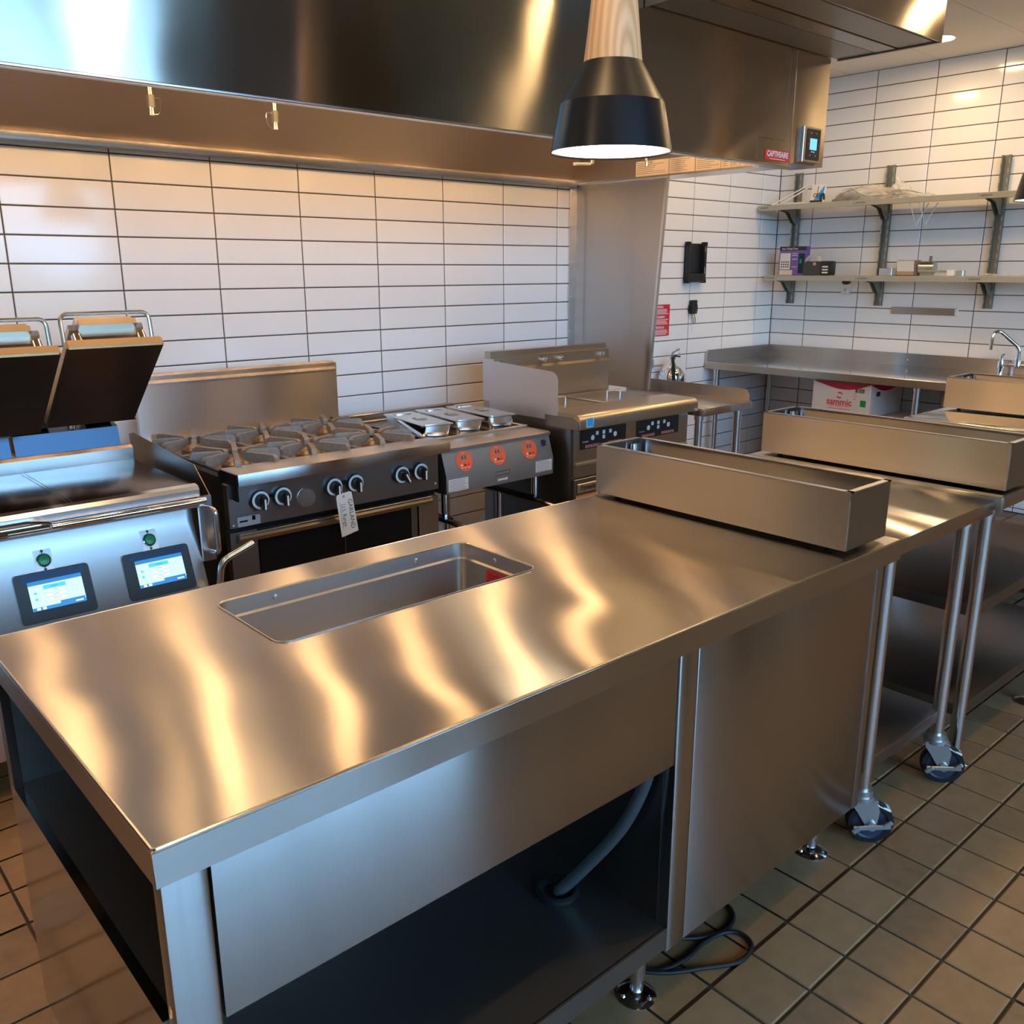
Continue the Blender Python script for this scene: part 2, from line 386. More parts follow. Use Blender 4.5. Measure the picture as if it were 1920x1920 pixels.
# front wall with glazing behind the photographer
wf = MB().box(XL, XR+.1, YF-.12, YF, 3.9, ZD).box(4.2, XR+.1, YF-.12, YF, 0, 3.9).box(XL, -3.2, YF-.12, YF, 0, 3.9)
wf.box(-3.2, 4.2, YF-.12, YF, 0, .85)  # unseen sill wall, added to cut window light near the floor
setting('wall_front', wf, 'timber_wall')
fr = MB()
for x in (-3.2, -1.72, -.24, 1.24, 2.72, 4.14): fr.box(x, x+.06, YF-.09, YF-.03, 0, 3.9)
fr.box(-3.2, 4.2, YF-.09, YF-.03, 2.15, 2.21).box(-3.2, 4.2, YF-.09, YF-.03, 0, .10).box(-3.2, 4.2, YF-.09, YF-.03, 3.84, 3.9)
setting('window_1', fr, 'mullion')
setting('trim_2', MB().box(-40, 40, -60, YF-.15, -.2, -.1), 'pavement')

hd = MB(); rnd = random.Random(3)  # unseen bushes added outside to dim the low sky in steel reflections
for k in range(26):
    x = -28+k*2.2; hd.lathe([(.01, 0), (1.5, .2), (1.75, .7), (1.5, 1.2+rnd.uniform(-.2, .3)), (.8, 1.6+rnd.uniform(-.2, .5)), (.01, 1.8+rnd.uniform(-.2, .4))], (x, -14+rnd.uniform(-.4, .4), -.1), 12)
mat('hedge_green', (.10, .17, .075), .9, 0, noise=.5, nscale=2.5)
tag(hd.build('added_hedge', 'hedge_green'), 'unseen long dark green hedge outdoors beyond the front windows', 'added_hedge')['kind'] = 'stuff'

# ================================================================== EXHAUST HOOD
YH, ZH, XH = 2.361, 2.0, 4.03
hood = thing('exhaust_hood', (2, YH, ZH), 'long stainless steel exhaust hood along the tiled wall above the cooking line', 'hood')
MB().box(-1.6, 3.752, YH-.004, YH+.03, ZH, ZC-.002).box(-1.6, 3.752, YH, YH+.05, ZH-.004, ZH+.002).build('front_panel', 'steel_hood', hood)
MB().box(-1.6, 3.752, YH-.007, YH+.012, ZH-.008, ZH, .002, 1).build('drip_edge', 'steel_bright', hood)
e = MB().box(3.757, XH, YH-.004, YH+.16, ZH+.012, ZC-.002).box(3.885, XH, YH+.16, YB-.002, ZH+.03, ZC-.002)
e.build('end_cabinet', 'steel_hood', hood)
MB().box(3.86, XH+.002, YH+.03, YB-.002, ZH+.022, ZH+.03).build('end_rim', 'steel_bright', hood)
MB().box(3.858, 3.885, YH+.03, YB-.002, ZH+.03, 2.5).build('inner_side', 'steel_inner', hood)
MB().prism([(YB-.002, 2.045), (YB-.03, 2.045), (YB-.08, 2.12), (YB-.30, 2.5), (YB-.002, 2.5)], -1.6, 3.858).build('inner_back', 'steel_inner', hood)
MB().prism([(YB-.002, 2.012), (YB-.045, 2.012), (YB-.05, 2.022), (YB-.05, 2.045), (YB-.002, 2.045)], -1.6, 3.885).build('rear_gutter', 'steel_bright', hood)
MB().box(-1.6, 3.858, YH+.03, YB-.25, 2.49, 2.51).build('inner_top', 'steel_inner', hood)
MB().box(-1.62, -1.6, YH, YB-.002, ZH, ZC-.002).build('end_cabinet', 'steel_hood', hood)
for lx in [-.8+.52*k for k in range(9)]:
    f = MB().lathe([(.001, .0), (.05, -.005), (.055, -.03), (.04, -.035)], (lx, 3.0, 2.49), 24).build('light_fixture', 'chrome', hood)
    MB().lathe([(.001, -.15), (.03, -.14), (.05, -.11), (.055, -.08), (.045, -.045), (.035, -.03)], (lx, 3.0, 2.49), 20).build('globe', 'hood_globe', f)
def nozzle(x, y, z, side=1):
    n = MB().cyl((x, y, z+.06), (x, y, z+.36), .007, n=12).build('nozzle_pipe', 'chrome', hood)
    MB().cyl((x, y, z+.025), (x, y, z+.062), .0125, n=6).build('hex_body', 'zinc', n)
    MB().cyl((x, y, z), (x, y, z+.026), .009, .007, n=12).build('nozzle_cap', 'chrome', n)
    MB().tube(smooth_path([(x+side*.006, y, z+.05), (x+side*.03, y, z+.055), (x+side*.034, y, z+.03), (x+side*.022, y, z+.005), (x+side*.004, y, z+.004)], 5), .0012, 6).build('cap_wire', 'chrome', n)
nozzle(1.247, 3.2, 2.055, 1); nozzle(1.696, 3.2, 2.052, -1); nozzle(.74, 3.2, 2.10, 1); nozzle(3.60, 3.05, 2.045, 1)
n = MB().cyl((3.369, 3.2, 2.05), (3.369, 3.2, 2.40), .011, n=14).build('nozzle_pipe', 'zinc', hood)
MB().obox((3.30, 3.2, 2.045), (1, 0, .06), (0, 1, 0), (-.06, 0, 1), .055, .01, .007, .003).build('lever', 'white_plastic', n)
# notice stickers on the inner end of the hood (codes left out)
lab = [(3.345, 3.12), (3.12, 2.955), (2.955, 2.80), (2.80, 2.74), (2.74, 2.69), (2.69, 2.655), (2.655, 2.62)]
for k, (a, b) in enumerate(lab):
    s = plate((3.8575, (a+b)/2, 2.068), -Y_, Z_, abs(a-b)-.004, .074, .0008).build('notice_sticker', 'cream_label', hood)
    bars = MB()
    for q in range(7 if k < 5 else 3):
        wq = (abs(a-b)-.02)*random.uniform(.5, 1)
        bars.add(*(lambda p: (p.v, p.f))(plate((3.8566, max(a, b)-.01-wq/2, 2.096-q*.009), -Y_, Z_, wq, .0025, .0003)))
    bars.build('print_lines', 'ink_grey', s)
# brand plate, seams and touch control on the front
MB().box(3.752, 3.757, YH-.0055, YH+.03, ZH+.004, ZC-.002).build('seam', 'steel_bright', hood)
bd = plate((3.652, YH-.0045, 2.036), X_, Z_, .19, .042, .0012).build('name_plate', 'red_label', hood)
text('lettering', 'CAPTIVEAIRE', .032, (3.652, YH-.006, 2.039), X_, Z_, 'white_plastic', bd, bold=.0012, sx=.88)
plate((3.652, YH-.006, 2.0195), X_, Z_, .12, .0022, .0004).build('print_lines', 'white_plastic', bd)
cpn = MB().box(3.826, 3.972, YH-.022, YH-.004, 2.022, 2.172, .002, 1).build('control_frame', 'steel_bright', hood)
plate((3.905, YH-.0225, 2.098), X_, Z_, .112, .13, .0012, .004).build('control_face', 'black_plastic', cpn)
plate((3.905, YH-.0242, 2.10), X_, Z_, .058, .048, .0006).build('display', 'screen_lcd', cpn)
for dx, dz in ((-.022, .048), (.022, .048), (-.022, -.045), (.022, -.045)):
    MB().cyl((3.905+dx, YH-.025, 2.098+dz), (3.905+dx, YH-.0235, 2.098+dz), .004, n=10).build('button', 'zinc', cpn)
for dx in (-.044, .044):
    MB().cyl((3.905+dx, YH-.025, 2.098), (3.905+dx, YH-.0235, 2.098), .004, n=10).build('button', 'red', cpn)
plate((3.905, YH-.0242, 2.068), X_, Z_, .03, .004, .0004).build('print_lines', 'white_plastic', cpn)
hx = MB()
for a, b in (((3.50, 2.10), (3.70, 2.10)), ((3.70, 2.10), (3.715, 2.50)), ((3.50, 2.10), (3.50, 2.006))):
    hx.tube([(a[0], YH-.0042, a[1]), (b[0], YH-.0042, b[1])], .0012, 6)
hx.build('access_panel_line', 'steel_dark', hood)
# supply plenum box in front of the hood, perforated underneath
ZP = 2.475
pl = thing('supply_plenum', (3.4, 2.1, ZP), 'stainless steel supply air box with perforated underside fixed to hood front', 'air plenum')
MB().box(2.74, 4.09, 1.895, YH-.007, ZP+.006, ZC-.002).build('casing', 'steel_hood', pl)
MB().box(2.74, 4.094, 1.888, 1.896, ZP-.004, ZC-.002).build('front_plate', 'steel_hood', pl)
MB().box(2.76, 4.075, 1.915, 2.065, ZP, ZP+.007).build('perforated_panel', 'perforated', pl)
MB().box(2.76, 4.075, 2.075, 2.165, ZP-.002, ZP+.007).build('divider_strip', 'steel_hood', pl)
MB().box(2.76, 4.075, 2.175, YH-.012, ZP, ZP+.007).build('perforated_panel', 'perforated', pl)
MB().box(4.078, 4.094, 1.895, YH-.007, ZP-.006, ZP+.007).build('end_flange', 'steel_dark', pl)
MB().box(2.735, 2.74, 1.895, YH-.007, ZP-.01, ZC-.002).build('end_flange', 'steel_dark', pl)
for b in (1.98, 2.3): MB().cyl((2.728, b, ZP+.04), (2.735, b, ZP+.04), .008, n=10).build('bolt', 'chrome', pl)
# side skirt hung from the hood end
sk = thing('side_skirt', (3.9, 3.52, .91), 'flat stainless steel side panel hanging from hood end beside the fryer', 'steel panel')
MB().prism([(YB-.003, .907), (3.245, .907), (3.165, 2.02), (YB-.003, 2.02)], 3.893, 3.897).build('panel', 'steel', sk)
MB().prism([(3.245, .907), (3.232, .907), (3.152, 2.02), (3.165, 2.02)], 3.886, 3.906).build('edge_trim', 'steel_bright', sk)
MB().box(3.866, 3.893, YB-.012, YB-.003, .907, 2.02).build('wall_bracket', 'steel_bright', sk)
for z in (1.02, 1.2, 1.4, 1.6, 1.8, 1.98): MB().lathe([(.001, .004), (.004, .003), (.006, 0)], (3.879, YB-.012, z), 12, axis=(0, -1, 0)).build('rivet', 'zinc', sk)

# ================================================================== PREP COUNTER
IX0, IX1, IY0, IY1, IZ = .280, 2.108, .936, 1.752, .915
isl = thing('prep_counter', (1.2, 1.34, 0), 'long stainless steel prep counter with a sunken well, nearest the camera', 'counter')
WX0, WX1, WY0, WY1, WR = .668, 1.298, 1.371, 1.645, .028
def top_with_hole():
    b = MB(); hole = rrect(WX0, WX1, WY0, WY1, WR, 6); n = len(hole)
    # outer points matched to the hole by direction
    cx, cy = (WX0+WX1)/2, (WY0+WY1)/2; out = []
    corners = [(IX1, IY1), (IX0, IY1), (IX0, IY0), (IX1, IY0)]; k = 7; ring = []
    for c in range(4):
        ring += [corners[c]]*k
    bm_ = bmesh.new()
    ov = [bm_.verts.new((*c, IZ)) for c in corners]; hv = [bm_.verts.new((*p, IZ)) for p in hole]
    for c in range(4):
        seg = hv[c*k:(c+1)*k]
        for i in range(k-1): bm_.faces.new((ov[c], seg[i], seg[i+1]))
        nx = (c+1) % 4
        bm_.faces.new((ov[c], seg[-1], hv[(nx*k) % n], ov[nx]))
    bmesh.ops.recalc_face_normals(bm_, faces=bm_.faces)
    if bm_.faces[0].normal.z < 0: bmesh.ops.reverse_faces(bm_, faces=bm_.faces)
    return MB().bm(bm_), hole
tp, hole = top_with_hole()
FZ = .866
for (xa, ya, xb, yb) in ((IX0, IY0, IX1, IY0), (IX1, IY0, IX1, IY1), (IX1, IY1, IX0, IY1), (IX0, IY1, IX0, IY0)):
    e_ = -.0035 if ya == yb == IY0 else 0
    tp.add([(xa, ya+e_, FZ), (xb, yb+e_, FZ), (xb, yb, IZ), (xa, ya, IZ)], [(0, 1, 2, 3)])
o = tp.build('countertop', 'steel_top', isl)
bv = o.modifiers.new('edge', 'BEVEL'); bv.width = .0045; bv.segments = 2; bv.limit_method = 'ANGLE'; bv.angle_limit = math.radians(60)
MB().tube([(x, y, IZ-.0025) for x, y in rrect(IX0+.0025, IX1-.0025, IY0+.0025, IY1-.0025, .004, 3)], .0032, 8, closed=True).build('rolled_edge', 'steel_lid', isl)  # brighter tube added so the rounded edge shows a highlight line
# folded edge returns
MB().box(IX0+.002, IX1-.002, IY0+.002, IY0+.02, FZ-.001, FZ+.002).box(IX0+.002, IX0+.02, IY0, IY1, FZ-.001, FZ+.002).build('edge_return', 'steel', isl)
# sunken well
wl = MB(); prof = [(0, .915), (0, .882), (.0, .880), (-.007, .877), (-.007, .76), (-.022, .725)]
rings = [rrect(WX0-d, WX1+d, WY0-d, WY1+d, max(.012, WR+d), 6) for d, z in prof]
for k in range(len(prof)-1):
    a, b = rings[k], rings[k+1]; n = len(a)
    wl.add([(*p, prof[k][1]) for p in a]+[(*p, prof[k+1][1]) for p in b], [(i, (i+1) % n, n+(i+1) % n, n+i) for i in range(n)], True)
wl.add([(*p, .725) for p in rings[-1]], [tuple(range(len(rings[-1])))])
w_ = wl.build('well', 'steel_well', isl)
MB().tube([(*p, .9155) for p in rrect(WX0, WX1, WY0, WY1, WR, 6)], .0022, 6, closed=True).build('well_rim', 'steel_bright', w_)
for sx, sy, ax in ((.80, WY1-.001, (0, -1, 0)), (1.16, WY1-.001, (0, -1, 0)), (WX1-.001, 1.52, (-1, 0, 0))):
    MB().lathe([(.0005, .003), (.004, .0025), (.006, 0)], (sx, sy, .897), 12, axis=ax).build('screw', 'zinc', w_)
wsl = plate((WX1-.0085, 1.50, .845), -Y_, Z_, .085, .055, .0008, .004).build('warning_label', 'red', w_)
b_ = MB()
for q in range(5): b_.add(*(lambda p: (p.v, p.f))(plate((WX1-.0095, 1.50, .862-q*.008), -Y_, Z_, .07, .0018, .0003)))
b_.build('print_lines', 'ink', wsl)
# cabinet skin
PF = .962
MB().box(.293, .352, PF, PF+.03, .15, FZ, .0035, 2).build('corner_stile', 'steel', isl)
MB().box(.3555, 1.281, PF+.001, PF+.022, .612, FZ, .003, 2).build('apron_panel', 'steel', isl)
MB().box(1.284, 1.340, PF-.001, PF+.03, .172, FZ, .0035, 2).build('middle_stile', 'steel', isl)
MB().box(1.3435, 2.055, PF+.001, PF+.02, .172, FZ, .003, 2).build('cabinet_panel', 'steel', isl)
MB().box(2.058, 2.088, PF-.001, PF+.03, .172, FZ, .0035, 2).build('corner_stile', 'steel', isl)
MB().box(2.066, 2.088, PF+.03, 1.73, .172, FZ).build('end_panel', 'steel', isl)
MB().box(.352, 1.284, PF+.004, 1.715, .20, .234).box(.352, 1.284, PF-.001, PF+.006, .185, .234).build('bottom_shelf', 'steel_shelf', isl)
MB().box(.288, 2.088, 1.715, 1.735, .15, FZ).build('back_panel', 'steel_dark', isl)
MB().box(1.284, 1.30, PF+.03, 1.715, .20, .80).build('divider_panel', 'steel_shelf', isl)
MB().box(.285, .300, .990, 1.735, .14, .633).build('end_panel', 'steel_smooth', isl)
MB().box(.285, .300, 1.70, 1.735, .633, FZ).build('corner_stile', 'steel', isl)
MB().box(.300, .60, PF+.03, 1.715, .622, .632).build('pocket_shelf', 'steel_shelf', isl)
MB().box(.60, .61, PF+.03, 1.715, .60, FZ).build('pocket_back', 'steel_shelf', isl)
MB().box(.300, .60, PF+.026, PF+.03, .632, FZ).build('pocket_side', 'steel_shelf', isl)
def flange_foot(parent, x, y, h):
    f = MB().cyl((x, y, .05), (x, y, h), .019, n=20).cyl((x, y, .018), (x, y, .055), .015, n=20).build('foot', 'tube', parent)
    MB().lathe([(.001, .014), (.02, .013), (.035, .008), (.045, .002), (.045, 0)], (x, y, 0), 28).build('flange', 'chrome', f)
    for a in (.7, 2.8, 4.9): MB().lathe([(.0005, .008), (.004, .007), (.006, 0)], (x+.033*math.cos(a), y+.033*math.sin(a), .008), 8).build('bolt', 'chrome', f)
    return f
for x, y in ((.36, 1.05), (1.295, 1.045), (2.045, 1.06), (.36, 1.66), (1.295, 1.66), (2.04, 1.66)): flange_foot(isl, x, y, .185 if x > .4 else .16)
# grey drain hose and grommet in the open bay
gm = MB().lathe([(.042, .234), (.047, .240), (.047, .246), (.040, .250), (.033, .246), (.033, .236)], (1.19, 1.19, 0), 28).build('grommet', 'rubber', isl)
MB().tube(smooth_path([(1.262, 1.005, .64), (1.258, 1.015, .56), (1.243, 1.06, .44), (1.215, 1.14, .31), (1.19, 1.19, .236)], 8), .0135, 12).build('drain_hose', 'grey_hose', isl)
# power cord lying on the floor
cp = [(1.675, 1.12), (1.682, 1.075), (1.655, 1.04), (1.604, 1.028), (1.548, 1.049), (1.50, 1.085), (1.46, 1.12)]
cord = thing('power_cord', (1.5, 1.03, 0), 'black power cord looped on the brown floor tiles under prep counter', 'cord')
MB().tube(smooth_path([(x, y, .006) for x, y in cp], 8), .0055, 8).build('cord_loop', 'rubber', cord)
c2 = [(1.33, 1.12), (1.36, 1.075), (1.40, 1.045), (1.466, 1.034), (1.532, 1.038), (1.594, 1.027), (1.622, 1.0), (1.615, .963), (1.582, .946), (1.534, .949), (1.466, .989), (1.392, 1.036), (1.345, 1.09), (1.33, 1.15)]
MB().tube(smooth_path([(x, y, .006 if 2 > abs(i-5) else .0065) for i, (x, y) in enumerate(c2)], 8), .0055, 8).build('cord_loop', 'rubber', cord)

# ================================================================== STEEL TROUGHS
def trough(x0, x1, y0, y1, z0, h, label):
    t = thing('steel_trough', ((x0+x1)/2, (y0+y1)/2, z0), label, 'trough', 'open steel troughs on the prep line')
    zb = z0+.010; zt = z0+h; th = .0035; lip = .014
    MB().box(x0, x0+th, y0, y1, zb, zt).build('side_panel', 'steel_trough', t); MB().box(x1-th, x1, y0, y1, zb, zt).build('side_panel', 'steel_trough', t)
    MB().box(x0+th, x1-th, y0, y0+th, zb, zt).build('end_panel', 'steel_trough', t); MB().box(x0+th, x1-th, y1-th, y1, zb, zt).build('end_panel', 'steel_trough', t)
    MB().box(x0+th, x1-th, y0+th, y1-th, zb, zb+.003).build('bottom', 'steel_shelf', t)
    rim = MB()
    for a, b, c, d in ((x0-.001, x0+lip, y0-.001, y1+.001), (x1-lip, x1+.001, y0-.001, y1+.001), (x0, x1, y0-.001, y0+lip), (x0, x1, y1-lip, y1+.001)): rim.box(a, b, c, d, zt-.002, zt+.001)
    rim.build('folded_rim', 'steel_bright', t)
    MB().box(x1-.05, x1-.012, y1-.020, y1-.006, zb+.03, zt-.012, .005).build('corner_bracket', 'steel_bright', t)
    ft = MB()
    for a in (x0+.03, x1-.03):
        for b in (y0+.06, y1-.06): ft.cyl((a, b, z0), (a, b, zb), .008, n=10)
    ft.build('foot_pads', 'rubber', t)
    MB().tube([(x0, y0, zb+.004), (x0, y0, zt-.02)], .002, 6).build('weld_seam', 'steel_bright', t)
    return t
trough(1.884, 2.074, .962, 1.764-.016, IZ+.0005, .150, 'open stainless steel trough across the right end of the prep counter')

# ================================================================== CASTER TABLE
def post(parent, x, y, z0, z1, r=.0205):
    l = MB().cyl((x, y, z0), (x, y, z1), r, n=20).build('leg', 'tube', parent)
    MB().cyl((x, y, z1-.03), (x, y, z1), r+.004, n=20).build('leg_socket', 'tube', l); return l
def flat_top(parent, x0, x1, y0, y1, z, th=.042, m='steel_top'):
    o = MB().box(x0, x1, y0, y1, z-th, z, .003).build('table_top', m, parent); return o
T2 = thing('caster_table', (2.42, 1.36, 0), 'narrow stainless steel table on black casters between prep counter and rack table', 'table')
flat_top(T2, 2.118, 2.722, .950, 1.770, .905)
def caster(parent, x, y, ang):
    c, s = math.cos(ang), math.sin(ang); d = Vector((c, s, 0)); n = Vector((-s, c, 0)); b = Vector((x, y, 0)); wc = b+d*.028+Vector((0, 0, .0635))
    f = MB().cyl(b+Z_*.148, b+Z_*.166, .029, n=24).cyl(b+Z_*.135, b+Z_*.148, .034, n=24).build('caster', 'zinc', parent)
    yk = MB()
    for sg in (-1, 1):
        q = [(-.030, .140), (.034, .140), (.046, .110), (.040, .055), (.018, .050), (-.012, .10), (-.030, .125)]
        base = b+n*sg*.023; m_ = len(q)
        V = [base+d*a+Z_*h for a, h in q]+[base+n*sg*.003+d*a+Z_*h for a, h in q]
        yk.add(V, [tuple(range(m_)), tuple(range(2*m_-1, m_-1, -1))]+[(i, (i+1) % m_, m_+(i+1) % m_, m_+i) for i in range(m_)])
    yk.obox(b+Z_*.137+d*.004, d, n, Z_, .036, .026, .004, .001, 1); yk.build('fork', 'zinc', f)
    w = MB().lathe([(.048, -.0155), (.060, -.0155), (.0635, -.010), (.0635, .010), (.060, .0155), (.048, .0155)], wc, 40, axis=n).build('tyre', 'rubber', f)
    MB().lathe([(.001, -.013), (.018, -.016), (.022, -.010), (.044, -.010), (.049, -.0145), (.049, .0145), (.044, .010), (.022, .010), (.018, .016), (.001, .013)], wc, 40, axis=n).build('wheel', 'navy_wheel', f)
    fr_ = -1 if n.y > 0 else 1
    br = MB().cyl(wc+n*fr_*.026, wc+n*fr_*.034, .013, n=16); 
    br.obox(wc+n*fr_*.033+d*.0-Z_*.002, d+Z_*.12, n, Z_-d*.12, .050, .003, .007, .002, 1)
    br.obox(wc+n*fr_*.033+d*.040+Z_*.010, d+Z_*.9, n, Z_-d*.9, .014, .004, .007, .002, 1).obox(wc+n*fr_*.033-d*.040-Z_*.012, d+Z_*.9, n, Z_-d*.9, .014, .004, .007, .002, 1)
    br.build('brake_lever', 'zinc', f)
    MB().obox(b+d*.058+Z_*.112, d-Z_*.45, n, Z_+d*.45, .024, .017, .004, .003, 1).build('swivel_lock', 'zinc', f)
for x, a in ((2.190, -.85), (2.652, -1.0)):
    post(T2, x, 1.0, .16, .865); caster(T2, x, 1.0, a)
    post(T2, x, 1.70, .16, .865); caster(T2, x, 1.70, 2.2)
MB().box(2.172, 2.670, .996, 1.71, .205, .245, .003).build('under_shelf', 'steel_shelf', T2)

# ================================================================== RACK TABLE with two shelves
T3 = thing('rack_table', (3.35, 1.36, 0), 'stainless steel table with two open undershelves and flanged feet at right', 'table')
flat_top(T3, 2.736, 3.960, .938, 1.800, .915)
MB().box(2.742, 2.752, .934, .948, .868, .914).build('corner_weld', 'steel_bright', T3)
for x in (2.792, 3.445, 3.90):
    for y in (.992, 1.74):
        l = post(T3, x, y, .05, .875); 
        f = MB().cyl((x, y, .012), (x, y, .06), .015, n=16).build('foot', 'chrome', T3)
        MB().lathe([(.001, .014), (.025, .012), (.045, .003), (.045, 0)], (x, y, 0), 28).build('flange', 'chrome', f)
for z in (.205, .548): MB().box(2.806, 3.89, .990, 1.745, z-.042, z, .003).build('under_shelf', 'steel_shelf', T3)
MB().box(3.395, 3.455, .955, .99, .335, .455, .006).build('outlet_box', 'black_plastic', T3)
MB().cyl((3.425, .975, .22), (3.425, .975, .34), .011, n=12).build('conduit', 'tube', T3)
trough(2.778, 2.988, .946, 1.774, .9155, .150, 'open stainless steel trough standing on the rack table, middle of the three')
T4 = thing('far_table', (4.5, 1.36, 0), 'plain stainless steel work table at right carrying the farthest trough', 'table')
flat_top(T4, 3.972, 5.05, .938, 1.815, .915, m='steel_mirror')
for x in (4.03, 4.99):
    for y in (1.0, 1.75): post(T4, x, y, .0, .875)
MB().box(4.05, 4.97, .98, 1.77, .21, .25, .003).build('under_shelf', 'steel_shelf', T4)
trough(4.335, 4.590, .960, 1.800, .9155, .150, 'open stainless steel trough on the far table beside the sink')

# ================================================================== CONTACT GRIDDLE
G = thing('contact_griddle', (.66, 3.1, 0), 'two-lid contact griddle with raised dark platens and blue touch screens', 'griddle')
prof = [(3.50, .15), (3.50, .862), (2.862, .862), (2.862, .752), (2.775, .525), (2.775, .15)]
MB().prism(prof, .19, 1.118).build('body', 'steel_bright', G)
for x in (.25, 1.06):
    for y in (2.85, 3.42):
        MB().cyl((x, y, 0), (x, y, .15), .022, n=16).build('leg', 'tube', G)
MB().box(.19, 1.118, 2.82, 3.372, .862, .882, .003).build('griddle_plate', 'griddle_plate', G)
for x in (.735, .747): MB().box(x, x+.0015, 2.84, 3.36, .882, .8826).build('plate_groove', 'steel_dark', G)
MB().prism([(2.825, .884), (2.80, .880), (2.792, .868), (2.792, .845), (2.825, .845)], .19, 1.122).build('front_lip', 'steel_bright', G)
MB().prism([(3.385, .882), (3.372, .882), (3.372, .925), (3.385, .935)], .19, 1.12).build('rear_upstand', 'steel_bright', G)
MB().cyl((.19, 2.765, .836), (1.128, 2.765, .836), .0115, n=16).build('towel_rail', 'chrome', G)
MB().box(.19, 1.11, 2.775, 2.83, .815, .823).build('grease_channel', 'steel_dark', G)
sc = MB().tube(round_path([(.19, 2.752, .862), (.60, 2.752, .862), (.66, 2.752, .850), (.66, 2.752, .835)], .01), .0045, 8)
sc.box(.19, .655, 2.744, 2.76, .838, .85, .002, 1); sc.build('scraper_bar', 'chrome', G)
for x in (1.105, .7, .3): MB().obox((x, 2.80, .828), (1, 0, 0), (0, 1, -.2), (0, .2, 1), .012, .035, .006, .002, 1).build('rail_bracket', 'steel_dark', G)
sv = Vector((0, .087, .227)).normalized(); sn = X_.cross(sv)          # slope of the control panel
def onslope(x, z): return Vector((x, 2.775+.087*(z-.525)/.227, z))
def touchscreen(x, z):
    c = onslope(x, z)
    bz = plate(c+sn*.0, X_, sv, .212, .150, .008, .012).build('touch_screen', 'black_plastic', G)
    e = .0085
    plate(c+sn*e+sv*.004+X_*.004, X_, sv, .150, .088, .0006).build('display', 'screen_cyan', bz)
    plate(c+sn*(e+.0006)+sv*.042+X_*.004, X_, sv, .150, .012, .0003).build('header_bar', 'screen_blue', bz)
    plate(c+sn*(e+.0006)+sv*.058, X_, sv, .176, .018, .0003).build('glare_strip', 'blue_black', bz)
    plate(c+sn*(e+.0006)-sv*.035+X_*.004, X_, sv, .150, .010, .0003).build('footer_bar', 'screen_blue', bz)
    plate(c+sn*(e+.0006)-sv*.027+X_*.042, X_, (sv+X_*.1), .07, .009, .0003).build('footer_swoosh', 'screen_blue', bz)
    for k in range(4): 
        plate(c+sn*(e+.0006)+sv*(.026-k*.0125)+X_*.0, X_, sv, .062, .0115, .0002, .001).build('menu_outline', 'screen_blue', bz)
        plate(c+sn*(e+.0009)+sv*(.026-k*.0125)+X_*.0, X_, sv, .0606, .0101, .0002, .001).build('menu_row', 'screen_teal' if k == 0 else 'screen_pale', bz)
        plate(c+sn*(e+.0012)+sv*(.026-k*.0125)+X_*.0, X_, sv, .02, .0016, .0002).build('menu_text', 'screen_blue', bz)
    plate(c+sn*(e+.0006)+sv*.008+X_*.054, X_, sv, .0125, .0115, .0002, .001).build('tick_box', 'ink', bz)
    plate(c+sn*(e+.0009)+sv*.008+X_*.054, X_, sv, .011, .010, .0002, .001).build('tick_face', 'screen_pale', bz)
    MB().tube([c+sn*(e+.0013)+sv*.008+X_*.051, c+sn*(e+.0013)+sv*.0055+X_*.053, c+sn*(e+.0013)+sv*.0115+X_*.057], .0006, 4).build('tick_mark', 'ink', bz)
    for k, dz in ((0, .012), (1, -.006)): plate(c+sn*(e+.0006)+sv*dz-X_*.055, X_, sv, .008, .007, .0002, .001).build('side_icon', 'screen_teal', bz)
    for k in (0, 1): plate(c+sn*(e+.001)-sv*.035-X_*(.055-.016*k), X_, sv, .010, .007, .0002).build('footer_icon', 'screen_pale', bz)
    plate(c+sn*(e+.001)-sv*.033+X_*.060, X_, sv, .022, .004, .0002).build('footer_mark', 'screen_pale', bz)
touchscreen(.660, .617); touchscreen(.972, .615)
for x in (.649, .964):
    c = onslope(x, .716)
    bp_ = plate(c, X_, sv, .05, .066, .0008).build('button_plate', 'steel_matte', G)
    MB().lathe([(.001, .010), (.014, .009), (.017, .006), (.018, 0)], c+sn*.001, 24, axis=sn).build('push_button', 'green', bp_)
    MB().lathe([(.018, .006), (.0205, .005), (.0215, 0)], c+sn*.001, 24, axis=sn).build('button_ring', 'chrome', bp_)
    for sg in (1, -1):
        q = c+sn*.0012+sv*sg*.028
        MB().add([q+X_*.006-sv*sg*.002, q-X_*.006-sv*sg*.002, q+sv*sg*.006, q+X_*.002-sv*sg*.002, q-X_*.002-sv*sg*.002, q-X_*.002-sv*sg*.006, q+X_*.002-sv*sg*.006], [(0, 1, 2), (3, 4, 5, 6)]).build('arrow_mark', 'ink', bp_)
# rear housings
for a, b in ((.20, .722), (.735, 1.085)):
    MB().prism([(3.50, .935), (3.392, .935), (3.405, 1.005), (3.45, 1.02), (3.50, 1.02)], a, b).build('rear_housing', 'blue_black', G)
for a, b in ((.42, .51), (.56, .70), (.735, .86), (.985, 1.075)):
    MB().prism([(3.49, 1.02), (3.42, 1.022), (3.44, 1.075), (3.49, 1.09)], a, b).build('hinge_cover', 'blue_black', G)
for x in (.935, .53): MB().cyl((x, 3.43, 1.0), (x, 3.43, 1.13), .014, n=16).build('lift_post', 'chrome', G)
